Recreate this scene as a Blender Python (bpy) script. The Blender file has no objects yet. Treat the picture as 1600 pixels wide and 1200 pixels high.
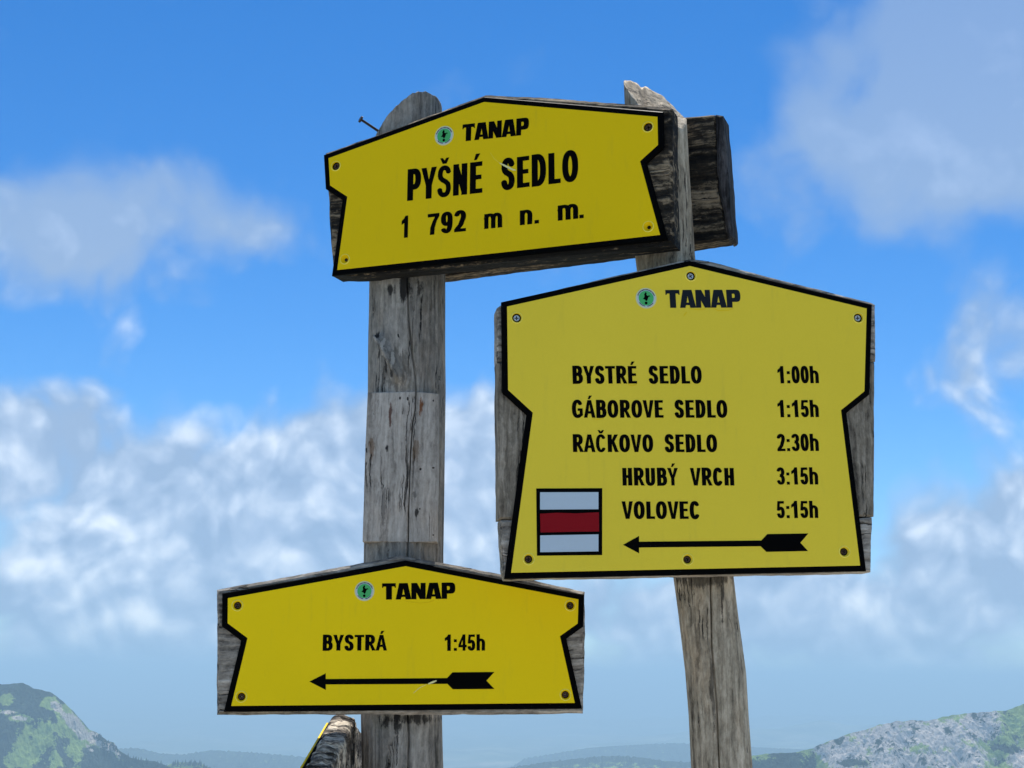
import bpy, math, random
from mathutils import Vector, Matrix, noise
from mathutils.geometry import tessellate_polygon

scene = bpy.context.scene
random.seed(7)
R = math.radians
CLOUD_BIAS = 0.07
HAZE_TOP, HAZE_D, HAZE_C = 330.0, 9.0e-5, (0.50, 0.775, 0.98)

# ------------------------------------------------------------------ camera
PITCH, ROLL, FPX = R(11.26), R(0.55), 2311.0
CAM = Vector((0.0, 0.0, 1.62))
_f = Vector((0, math.cos(PITCH), math.sin(PITCH)))
_r0 = Vector((1, 0, 0)); _u0 = Vector((0, -math.sin(PITCH), math.cos(PITCH)))
_r = _r0*math.cos(ROLL) + _u0*math.sin(ROLL)
_u = _u0*math.cos(ROLL) - _r0*math.sin(ROLL)
cam = bpy.data.objects.new('camera', bpy.data.cameras.new('camera'))
scene.collection.objects.link(cam); scene.camera = cam
m = Matrix.Identity(4)
for i in range(3):
    m[i][0], m[i][1], m[i][2], m[i][3] = _r[i], _u[i], -_f[i], CAM[i]
cam.matrix_world = m
cam.data.sensor_width = 36; cam.data.lens = FPX/1600*36
cam.data.clip_start = 0.05; cam.data.clip_end = 400000

def ray(px, py):
    return _f*FPX + _r*(px-800) + _u*(600-py)
def at(px, py, Y):
    d = ray(px, py); return CAM + d*(Y/d.y)

# ------------------------------------------------------------------ light
SUN_EL, SUN_AZ = R(60), R(5)          # azimuth measured from +Y (view direction) towards +X
sd = Vector((math.sin(SUN_AZ)*math.cos(SUN_EL), math.cos(SUN_AZ)*math.cos(SUN_EL), math.sin(SUN_EL)))
sun = bpy.data.objects.new('sun', bpy.data.lights.new('sun', 'SUN'))
scene.collection.objects.link(sun)
sun.data.energy = 3.4; sun.data.angle = R(0.53); sun.data.color = (1.0, 0.95, 0.87)
sun.rotation_euler = sd.to_track_quat('Z', 'Y').to_euler()

scene.view_settings.view_transform = 'Standard'
scene.view_settings.look = 'None'
scene.view_settings.exposure = 1.05
scene.view_settings.gamma = 1.0
scene.view_settings.use_curve_mapping = False
scene.cycles.volume_bounces = 0
scene.cycles.max_bounces = 8

world = bpy.data.worlds.new('World'); scene.world = world; world.use_nodes = True
W = world.node_tree; W.nodes.clear()

class NB:
    """tiny node builder"""
    def __init__(s, tree): s.t = tree
    def n(s, typ, **kw):
        nd = s.t.nodes.new(typ)
        for k, v in kw.items():
            if k.startswith('_'): setattr(nd, k[1:], v)
        for k, v in kw.items():
            if not k.startswith('_'): s.put(nd, k, v)
        return nd
    def put(s, nd, k, v):
        k = int(k[1:]) if (k[0] == 'i' and k[1:].isdigit()) else k.replace('__', ' ')
        sock = nd.inputs[k]
        if hasattr(v, 'default_value') and hasattr(v, 'links'): s.t.links.new(v, sock)
        elif hasattr(v, 'outputs'): s.t.links.new(v.outputs[0], sock)
        else: sock.default_value = v
    def math(s, op, a, b=None, c=None, clamp=False):
        nd = s.t.nodes.new('ShaderNodeMath'); nd.operation = op; nd.use_clamp = clamp
        s.put(nd, 'i0', a)
        if b is not None: s.put(nd, 'i1', b)
        if c is not None: s.put(nd, 'i2', c)
        return nd.outputs[0]
    def vmath(s, op, a, b=None, out=0):
        nd = s.t.nodes.new('ShaderNodeVectorMath'); nd.operation = op
        s.put(nd, 'i0', a)
        if b is not None:
            if op == 'SCALE': s.put(nd, 'Scale', b)
            else: s.put(nd, 'i1', b)
        return nd.outputs[out]
    def noise(s, vec, scale, detail=4, rough=0.55, dist=0.0, out=0, lac=2.0):
        nd = s.t.nodes.new('ShaderNodeTexNoise')
        s.put(nd, 'Vector', vec); nd.inputs['Scale'].default_value = scale
        nd.inputs['Detail'].default_value = detail; nd.inputs['Roughness'].default_value = rough
        nd.inputs['Distortion'].default_value = dist; nd.inputs['Lacunarity'].default_value = lac
        return nd.outputs[out]
    def ramp(s, fac, stops, interp='LINEAR'):
        nd = s.t.nodes.new('ShaderNodeValToRGB'); s.put(nd, 'Fac', fac)
        cr = nd.color_ramp; cr.interpolation = interp
        while len(cr.elements) < len(stops): cr.elements.new(0.5)
        for e, (p, c) in zip(cr.elements, stops):
            e.position = p
            e.color = (c, c, c, 1) if isinstance(c, (int, float)) else (*c, 1)
        return nd.outputs[0]
    def mix(s, fac, a, b, mode='MIX'):
        nd = s.t.nodes.new('ShaderNodeMix'); nd.data_type = 'RGBA'; nd.blend_type = mode
        s.put(nd, 'i0', fac)
        for i, v in ((6, a), (7, b)):
            if isinstance(v, tuple): nd.inputs[i].default_value = (*v[:3], 1)
            else: s.put(nd, 'i%d' % i, v)
        return nd.outputs[2]
    def mapr(s, v, a, b, c=0.0, d=1.0, interp='SMOOTHSTEP'):
        nd = s.t.nodes.new('ShaderNodeMapRange'); nd.interpolation_type = interp
        s.put(nd, 'Value', v)
        for i, x in enumerate((a, b, c, d)): nd.inputs[i+1].default_value = x
        return nd.outputs[0]

# ---- sky: Nishita plus a directional field of cumulus clouds
nb = NB(W)
tc = nb.n('ShaderNodeTexCoord')
D = tc.outputs['Generated']
sep = nb.n('ShaderNodeSeparateXYZ', Vector=D)
sx, sy, sz = sep.outputs
sky = W.nodes.new('ShaderNodeTexSky'); sky.sky_type = 'NISHITA'; sky.sun_disc = False
sky.sun_elevation = SUN_EL; sky.sun_rotation = SUN_AZ
sky.altitude = 1800; sky.air_density = 1.0; sky.dust_density = 0.05; sky.ozone_density = 2.0

az = nb.math('MULTIPLY', nb.math('ARCTAN2', sx, sy), 10.0)
hyp = nb.math('SQRT', nb.math('ADD', nb.math('MULTIPLY', sx, sx), nb.math('MULTIPLY', sy, sy)))
el = nb.math('MULTIPLY', nb.math('ARCTAN2', sz, hyp), 10.0)
# az, el in tenths of a radian: the picture is about 6.8 x 5.2 units
def azel(px, py):
    d = ray(px, py)
    return 10*math.atan2(d.x, d.y), 10*math.atan2(d.z, math.hypot(d.x, d.y))
BLOBS = [  # px, py, half-width px, half-height px, strength
    (90, 360, 180, 80, .66), (350, 340, 120, 70, .66), (430, 350, 70, 50, .35), (150, 440, 150, 60, .40), (220, 310, 70, 60, .2),
    (60, 680, 170, 85, 1.0), (250, 770, 130, 80, .62), (60, 800, 200, 120, .75), (330, 870, 260, 110, .75),
    (480, 720, 90, 80, .72), (560, 790, 170, 170, .85), (750, 730, 110, 140, .95), (590, 650, 60, 40, .5),
    (620, 920, 300, 90, .7), (140, 945, 240, 80, .85), (300, 1000, 300, 60, .6), (160, 895, 90, 35, .4),
    (1440, 110, 200, 140, .70), (1590, 50, 200, 200, .78), (1340, 240, 140, 100, .44), (1270, 130, 70, 100, .38), (1560, 260, 140, 80, .5),
    (1200, 330, 90, 120, .2), (1380, 340, 160, 60, .2),
    (1585, 530, 110, 90, .66), (1490, 590, 80, 60, .36), (1590, 640, 100, 60, .2),
    (1450, 790, 70, 85, .62), (1480, 900, 240, 100, .88), (1230, 940, 170, 60, .75), (1590, 810, 70, 70, .45), (1590, 930, 90, 50, .4),
    (1000, 970, 200, 70, .78), (1350, 985, 280, 60, .75), (1000, 700, 200, 200, .5), (1420, 1020, 120, 25, .45), (250, 1040, 420, 60, .42), (1250, 1045, 480, 60, .42),
]
comb = nb.n('ShaderNodeCombineXYZ', X=az, Y=el, Z=3.7)
wv = nb.vmath('SCALE', nb.vmath('SUBTRACT', nb.noise(comb, 1.3, 2, 0.5, out=1), (0.5, 0.5, 0.5)), 0.42)
p = nb.vmath('ADD', comb, wv)
tot = None
for (px, py, hw, hh, a) in BLOBS:
    ca, ce = azel(px, py); k = FPX/10.0
    q = nb.vmath('MULTIPLY', nb.vmath('SUBTRACT', p, (ca, ce, 3.7)), (k/hw, k/hh, 0.0))
    r2 = nb.vmath('DOT_PRODUCT', q, q, out=1)
    g = nb.math('MULTIPLY', nb.math('EXPONENT', nb.math('MULTIPLY', r2, -0.9)), a)
    tot = g if tot is None else nb.math('MAXIMUM', tot, nb.math('MULTIPLY_ADD', tot, 0.75, nb.math('MULTIPLY', g, 0.8)))
# unseen cumulus outside the view, made denser as fill for the sign fronts
out = nb.math('ADD', nb.math('ABSOLUTE', nb.math('MULTIPLY', az, 0.25)), nb.math('MULTIPLY', nb.math('MAXIMUM', nb.math('SUBTRACT', el, 4.9), 0.0), 0.6))
om = nb.mapr(out, 1.0, 1.5, 0.0, 1.0)
gen = nb.mapr(nb.noise(comb, 0.55, 2, 0.5), 0.40, 0.55, 0.0, 0.75)
tot = nb.math('MAXIMUM', tot, nb.math('MULTIPLY', gen, om))
low = nb.mapr(el, 2.1, 2.8, 1.0, 0.0)
wv_ = nb.math('MULTIPLY_ADD', low, .14, .25); wn_ = nb.math('MULTIPLY_ADD', low, -.35, 1.45)
def detail(v):
    f1 = nb.noise(v, 1.1, 6, 0.53)
    vo = nb.n('ShaderNodeTexVoronoi', Vector=v, Scale=2.0, Detail=2.0, Roughness=.55)
    return nb.math('MULTIPLY_ADD', nb.math('SUBTRACT', 0.47, vo.outputs['Distance']), wv_, nb.math('MULTIPLY', nb.math('SUBTRACT', f1, 0.5), wn_))
n0 = detail(p)
n1 = detail(nb.vmath('ADD', p, (0.05, 0.13, 0.0)))
amp = nb.mapr(el, 2.1, 3.0, 0.88, 0.62)
d0 = nb.math('ADD', nb.math('MULTIPLY_ADD', n0, amp, tot), CLOUD_BIAS)
cover = nb.mapr(d0, 0.10, 0.56)
light = nb.math('ADD', nb.math('MULTIPLY', nb.math('SUBTRACT', n0, n1), nb.mapr(el, 2.1, 3.6, 2.2, 0.8)), nb.math('MULTIPLY', d0, 0.46))
light = nb.math('SUBTRACT', light, nb.math('ADD', nb.mapr(el, 2.0, 2.7, 0.0, 0.26), nb.mapr(el, 3.3, 4.2, 0.0, 0.24)))
sky_c = nb.n('ShaderNodeHueSaturation', Saturation=1.36, Value=1.0, Color=sky.outputs[0])
sky_c = nb.mix(1.0, sky_c.outputs[0], (0.87, 1.01, 1.14), 'MULTIPLY')
# unseen cumulus opposite the sun brightened to throw fill light on the signs
opp = nb.vmath('DOT_PRODUCT', D, (-math.sin(SUN_AZ), -math.cos(SUN_AZ), 0.0), out=1)
lit = nb.mapr(opp, -.4, .7, 1.0, 1.6)
ccol = nb.vmath('SCALE', nb.ramp(light, [(0.0, (.29, .41, .60)), (0.30, (.38, .50, .69)), (0.62, (.56, .67, .83)), (1.0, (.86, .93, 1.0))]), nb.math('MULTIPLY', lit, 10.0))
cov = nb.math('MULTIPLY', cover, nb.mapr(el, 2.0, 4.6, 0.97, 0.58, 'LINEAR'))
skyfull = nb.mix(cov, sky_c, ccol)
bg = nb.n('ShaderNodeBackground', Color=skyfull, Strength=0.06)
wo = nb.n('ShaderNodeOutputWorld', Surface=bg)

# ------------------------------------------------------------------ helpers
C = scene.collection
def obj(name, mesh, mat=None, parent=None, matrix=None):
    o = bpy.data.objects.new(name, mesh); C.objects.link(o)
    if mat is not None:
        if not len(mesh.materials): mesh.materials.append(mat)
    if matrix is not None: o.matrix_world = matrix
    if parent is not None: o.parent = parent
    return o
def tag(o, label=None, cat=None, group=None, kind=None):
    for k, v in (('label', label), ('category', cat), ('group', group), ('kind', kind)):
        if v: o[k] = v
    return o
def thing(name, label, cat, matrix, group=None):
    e = bpy.data.objects.new(name, None); C.objects.link(e); e.matrix_world = matrix
    e.empty_display_size = 0.05
    return tag(e, label, cat, group)
def mk(name, verts, faces, smooth=False):
    me = bpy.data.meshes.new(name); me.from_pydata([tuple(v) for v in verts], [], faces)
    me.validate(); me.update()
    if smooth: me.polygons.foreach_set('use_smooth', [True]*len(me.polygons))
    return me

def area2(p): return sum(p[i-1][0]*p[i][1]-p[i][0]*p[i-1][1] for i in range(len(p)))
def ccw(p): return list(p) if area2(p) > 0 else list(reversed(p))
def inset(poly, d):
    """offset a counter-clockwise polygon inwards by d (mitred)"""
    n = len(poly); out = []
    for i in range(n):
        a = Vector(poly[i-1]); b = Vector(poly[i]); c = Vector(poly[(i+1) % n])
        e1 = (b-a).normalized(); e2 = (c-b).normalized()
        n1 = Vector((-e1.y, e1.x)); n2 = Vector((-e2.y, e2.x))
        k = n1+n2; l = k.length_squared
        q = b + k*(2*d/l) if l > 0.15 else b + n1*d
        out.append((q.x, q.y))
    return out

class Geo:
    """collects geometry in a sign's own frame: u to the right, w upwards, depth towards the viewer"""
    def __init__(s): s.v = []; s.f = []
    def add(s, vs, fs):
        b = len(s.v); s.v += vs; s.f += [tuple(b+i for i in f) for f in fs]
    def cap(s, loops, d):
        flat = [p for l in loops for p in l]
        tris = tessellate_polygon([[Vector((p[0], p[1], 0)) for p in l] for l in loops])
        fs = []
        for a, b, c in tris:
            A, B, Cc = flat[a], flat[b], flat[c]
            cr = (B[0]-A[0])*(Cc[1]-A[1])-(B[1]-A[1])*(Cc[0]-A[0])
            if abs(cr) < 1e-14: continue
            fs.append((a, b, c) if cr > 0 else (a, c, b))
        s.add([(p[0], -d, p[1]) for p in flat], fs)
    def wall(s, la, da, lb, db, flip=False):
        n = len(la); vs = [(p[0], -da, p[1]) for p in la]+[(p[0], -db, p[1]) for p in lb]
        fs = [((i, (i+1) % n, n+(i+1) % n, n+i)) for i in range(n)]
        if flip: fs = [tuple(reversed(f)) for f in fs]
        s.add(vs, fs)
    def prism(s, outer, d0, d1, holes=(), bevel=0.0, back=True):
        outer = ccw(outer); holes = [list(reversed(ccw(h))) for h in holes]
        if bevel:
            inn = inset(outer, bevel)
            s.wall(outer, d0, outer, d1-bevel); s.wall(outer, d1-bevel, inn, d1); s.cap([inn]+holes, d1)
        else:
            s.wall(outer, d0, outer, d1); s.cap([outer]+holes, d1)
        for h in holes: s.wall(h, d0, h, d1)
        if back:
            b0 = len(s.f); s.cap([outer]+holes, d0)
            s.f[b0:] = [tuple(reversed(f)) for f in s.f[b0:]]
    def mesh(s, name): return mk(name, s.v, s.f)

def circle(c, r, n=20, a0=0.0, sq=1.0):
    return [(c[0]+r*math.cos(a0+2*math.pi*i/n), c[1]+sq*r*math.sin(a0+2*math.pi*i/n)) for i in range(n)]

class Frame:
    """a vertical plane in the world; yaw > 0 turns its face towards +X"""
    def __init__(s, P, yaw, lean=0.0):
        s.P = Vector(P)
        s.u = Vector((math.cos(yaw), math.sin(yaw), 0))
        h = Vector((math.sin(yaw), -math.cos(yaw), 0))
        s.n = (h*math.cos(lean) + Vector((0, 0, 1))*math.sin(lean)).normalized()
        s.w = s.n.cross(s.u) * -1 if s.n.cross(s.u).z < 0 else s.n.cross(s.u)
        s.w.normalize()
    def matrix(s):
        m = Matrix.Identity(4)
        for i in range(3): m[i][0], m[i][1], m[i][2], m[i][3] = s.u[i], -s.n[i], s.w[i], s.P[i]
        return m
    def uv(s, px, py, d=0.0):
        r = ray(px, py); o = s.P + s.n*d
        t = (o-CAM).dot(s.n)/r.dot(s.n); q = CAM + r*t - s.P
        return (q.dot(s.u), q.dot(s.w))

# ------------------------------------------------------------------ materials
def new_mat(name):
    m = bpy.data.materials.new(name); m.use_nodes = True; t = m.node_tree; t.nodes.clear()
    nb = NB(t); out = nb.n('ShaderNodeOutputMaterial')
    bs = nb.n('ShaderNodeBsdfPrincipled'); t.links.new(bs.outputs[0], out.inputs['Surface'])
    return m, nb, bs
def wood_mat(name, axis, dark=(.045, .042, .040), mid=(.17, .16, .148), light=(.36, .345, .32), fine=1.0, bump=1.0, contrast=1.0, stain_shade=None, moss=0.0, seed=0.0):
    """weathered silver-grey softwood; axis = direction of the grain in object space"""
    m, nb, bs = new_mat(name)
    tc = nb.n('ShaderNodeTexCoord').outputs['Object']
    tc = nb.vmath('ADD', tc, (seed, seed*1.7, seed*.6))
    wob = nb.vmath('SCALE', nb.vmath('SUBTRACT', nb.noise(tc, 14, 5, .65, out=1), (.5, .5, .5)), .016)
    tcw = nb.vmath('ADD', tc, wob)
    def stretch(k, across=1.0):
        s = [across]*3; s[axis] = k; return nb.vmath('MULTIPLY', tcw, tuple(s))
    g1 = nb.noise(stretch(.045), 150*fine, 5, .62)        # fine fibres
    g2 = nb.noise(stretch(.06), 58*fine, 4, .6)          # growth rings
    g3 = nb.noise(stretch(.3), 14, 4, .6)                # broad weathering
    st_ = [1.0]*3; st_[axis] = .45
    g4 = nb.noise(nb.vmath('MULTIPLY', tcw, tuple(st_)), 130, 5, .72)                      # speckle
    crk = nb.noise(stretch(.022), 70*fine, 3, .5)
    # thin dark checks where the noise crosses its middle
    ck = nb.math('ABSOLUTE', nb.math('SUBTRACT', crk, .5))
    gate = nb.mapr(nb.noise(stretch(.35), 30, 2), .5, .62)
    chk = nb.math('MULTIPLY', nb.mapr(ck, 0.0, .022, 1.0, 0.0), gate)
    v = nb.math('ADD', nb.math('MULTIPLY', g1, .42), nb.math('MULTIPLY', g2, .38))
    v = nb.math('ADD', v, nb.math('ADD', nb.math('MULTIPLY', g3, .34), nb.math('MULTIPLY', g4, .34)))
    v = nb.math('ADD', nb.math('MULTIPLY', nb.math('SUBTRACT', v, .74), contrast*2.0), .5)
    col = nb.ramp(v, [(.18, dark), (.5, mid), (.86, light)])
    warm = nb.mapr(nb.noise(stretch(.4), 22, 3), .5, .75, 0, .45)
    col = nb.mix(warm, col, nb.mix(1.0, col, (1.12, .94, .78), 'MULTIPLY'))
    if moss:
        mo = nb.mapr(nb.noise(tcw, 45, 5, .6), .56, .72, 0, moss)
        col = nb.mix(mo, col, (.10, .115, .075))
    if stain_shade:
        for (cx, cz, rx, rz, c, k) in stain_shade:
            sp = nb.n('ShaderNodeSeparateXYZ', Vector=nb.vmath('SUBTRACT', tcw, (seed, seed*1.7, seed*.6))).outputs
            dx = nb.math('DIVIDE', nb.math('SUBTRACT', sp[0], cx), rx); dz = nb.math('DIVIDE', nb.math('SUBTRACT', sp[2], cz), rz)
            r2 = nb.math('ADD', nb.math('MULTIPLY', dx, dx), nb.math('MULTIPLY', dz, dz))
            f = nb.mapr(nb.math('ADD', r2, nb.math('MULTIPLY', nb.math('ADD', nb.math('SUBTRACT', g1, .5), nb.math('SUBTRACT', g4, .5)), 2.6)), 1.0, .2, 0.0, k)
            col = nb.mix(f, col, c)
    col = nb.mix(1.0, col, (1.08, .99, .89), 'MULTIPLY')
    col = nb.mix(chk, col, (.012, .011, .010))
    bs.inputs['Roughness'].default_value = .88
    nb.put(bs, 'Base__Color', col)
    hgt = nb.math('ADD', nb.math('ADD', nb.math('MULTIPLY', g1, .5), nb.math('MULTIPLY', g2, .9)), nb.math('MULTIPLY', chk, -.9))
    hgt = nb.math('ADD', hgt, nb.math('MULTIPLY', g4, .25))
    bp = nb.n('ShaderNodeBump', Strength=1.0, Distance=.0032*bump, Height=hgt)
    nb.put(bs, 'Normal', bp.outputs[0])
    bs.inputs['Specular IOR Level'].default_value = .25
    return m
def plastic_mat(name, col, rough=.38, var=.06, bump=.00004, spec=.5, dirt=0.0):
    m, nb, bs = new_mat(name)
    tc = nb.n('ShaderNodeTexCoord').outputs['Object']
    n1 = nb.noise(tc, 5, 4, .6); n2 = nb.noise(tc, 420, 3, .7)
    k = nb.math('ADD', nb.math('MULTIPLY', nb.math('SUBTRACT', n1, .5), var*3), nb.math('MULTIPLY', nb.math('SUBTRACT', n2, .5), var*2))
    c = nb.mix(1.0, col, nb.n('ShaderNodeCombineColor', Red=nb.math('ADD', k, 1.0), Green=nb.math('ADD', k, 1.0), Blue=nb.math('ADD', nb.math('MULTIPLY', k, 2.0), 1.0)), 'MULTIPLY')
    if dirt:
        st = nb.noise(nb.vmath('MULTIPLY', tc, (1, 1, .16)), 60, 5, .65)
        c = nb.mix(nb.mapr(st, .55, .8, 0, dirt), c, (.20, .17, .07))
    nb.put(bs, 'Base__Color', c)
    nb.put(bs, 'Roughness', nb.mapr(n1, .3, .7, rough*.85, rough*1.2, 'LINEAR'))
    bs.inputs['Specular IOR Level'].default_value = spec
    if bump:
        nb.put(bs, 'Normal', nb.n('ShaderNodeBump', Strength=1.0, Distance=bump, Height=nb.noise(tc, 700, 2, .6)).outputs[0])
    return m
def metal_mat(name, col, rough=.5, rust=0.0, metallic=.9):
    m, nb, bs = new_mat(name)
    tc = nb.n('ShaderNodeTexCoord').outputs['Object']
    f = nb.mapr(nb.noise(tc, 300, 4, .6), .4, .6, 0, rust)
    nb.put(bs, 'Base__Color', nb.mix(f, col, (.10, .045, .02)))
    nb.put(bs, 'Metallic', nb.math('MULTIPLY', nb.math('SUBTRACT', 1.0, f), metallic))
    bs.inputs['Roughness'].default_value = rough
    return m
M = {
 'post_left': wood_mat('wood_post_left', 2, moss=.25, seed=.3, dark=(.06,.057,.052), mid=(.24,.228,.208), light=(.46,.44,.41)),
 'post_right': wood_mat('wood_post_right', 2, seed=2.1, dark=(.055,.048,.038), mid=(.25,.222,.178), light=(.48,.44,.37), moss=.15),
 'planed': wood_mat('wood_planed', 2, seed=4.0, bump=.5, contrast=.8, dark=(.10,.096,.09), mid=(.32,.31,.292), light=(.54,.53,.505)),
 'board': wood_mat('wood_board', 0, seed=1.2, bump=1.6, contrast=1.2, fine=.8, mid=(.26,.245,.22), light=(.58,.56,.52)),
 'board_dark': wood_mat('wood_board_dark', 0, seed=5.2, bump=3.0, contrast=1.5, fine=.8, dark=(.003,.003,.003), mid=(.026,.022,.017), light=(.24,.20,.145)),
 'board_up': wood_mat('wood_board_upright', 2, seed=6.1, bump=1.3, contrast=1.1, dark=(.04,.034,.028), mid=(.20,.182,.15), light=(.42,.39,.34)),
 'board_tar': wood_mat('wood_board_tarred', 2, seed=7.7, bump=1.6, contrast=1.2, dark=(.008,.008,.009), mid=(.03,.03,.034), light=(.10,.10,.11)),
 'bark': wood_mat('wood_peeling', 1, seed=8.8, bump=4.0, contrast=2.2, fine=.45, dark=(.02,.018,.018), mid=(.16,.15,.14), light=(.62,.60,.54)),
 'yellow_a': plastic_mat('yellow_plastic_a', (.82, .555, .004), dirt=.12, spec=.06, rough=.45, var=.03),  # yellows a, b, c paint in each sign's differing light and sky reflection
 'yellow_b': plastic_mat('yellow_plastic_b', (.84, .62, .037), dirt=.10, spec=.15, rough=.42, var=.04),
 'yellow_c': plastic_mat('yellow_plastic_c', (.94, .65, .005), dirt=.10, spec=.07, rough=.44, var=.03),
 'black': plastic_mat('black_plastic', (.001, .001, .001), rough=.5, var=0.0, spec=.03),
 'ink': plastic_mat('black_film', (.001, .001, .001), rough=.55, var=0.0, spec=.03),
 'ink_gloss': plastic_mat('black_film_gloss', (.003, .004, .006), rough=.3, var=0.0, spec=.2),
 'white': plastic_mat('white_film', (.46, .54, .60), rough=.4, var=.03),
 'pale': plastic_mat('pale_ring', (.62, .62, .36), rough=.45, var=.03),
 'green': plastic_mat('green_film', (.05, .42, .10), rough=.4, var=.06),
 'red': plastic_mat('red_film', (.25, .003, .007), spec=.1, rough=.4, var=.05),
 'scratch': plastic_mat('scratched_plastic', (.80, .72, .30), rough=.6, var=.05),
 'stress': plastic_mat('stressed_plastic', (.88, .74, .10), rough=.5, var=.05),
 'steel': metal_mat('screw_steel', (.55, .55, .53), .38, .25),
 'rusty': metal_mat('screw_rusty', (.05, .035, .025), .7, .9, .5),
 'iron': metal_mat('nail_iron', (.02, .018, .018), .6, .4, .2),
}

_under_shade = [(0.0, -.02, 1.2, .060, (.006, .006, .006), .97), (.0, -.02, 1.2, .050, (.006, .006, .006), .9)]  # shade on the top boards' undersides, painted into the wood colour
M['board_top'] = wood_mat('wood_board_top', 0, seed=5.2, bump=3.0, contrast=1.5, fine=.8, dark=(.003,.003,.003), mid=(.030,.025,.018), light=(.30,.245,.17), stain_shade=_under_shade)
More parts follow.
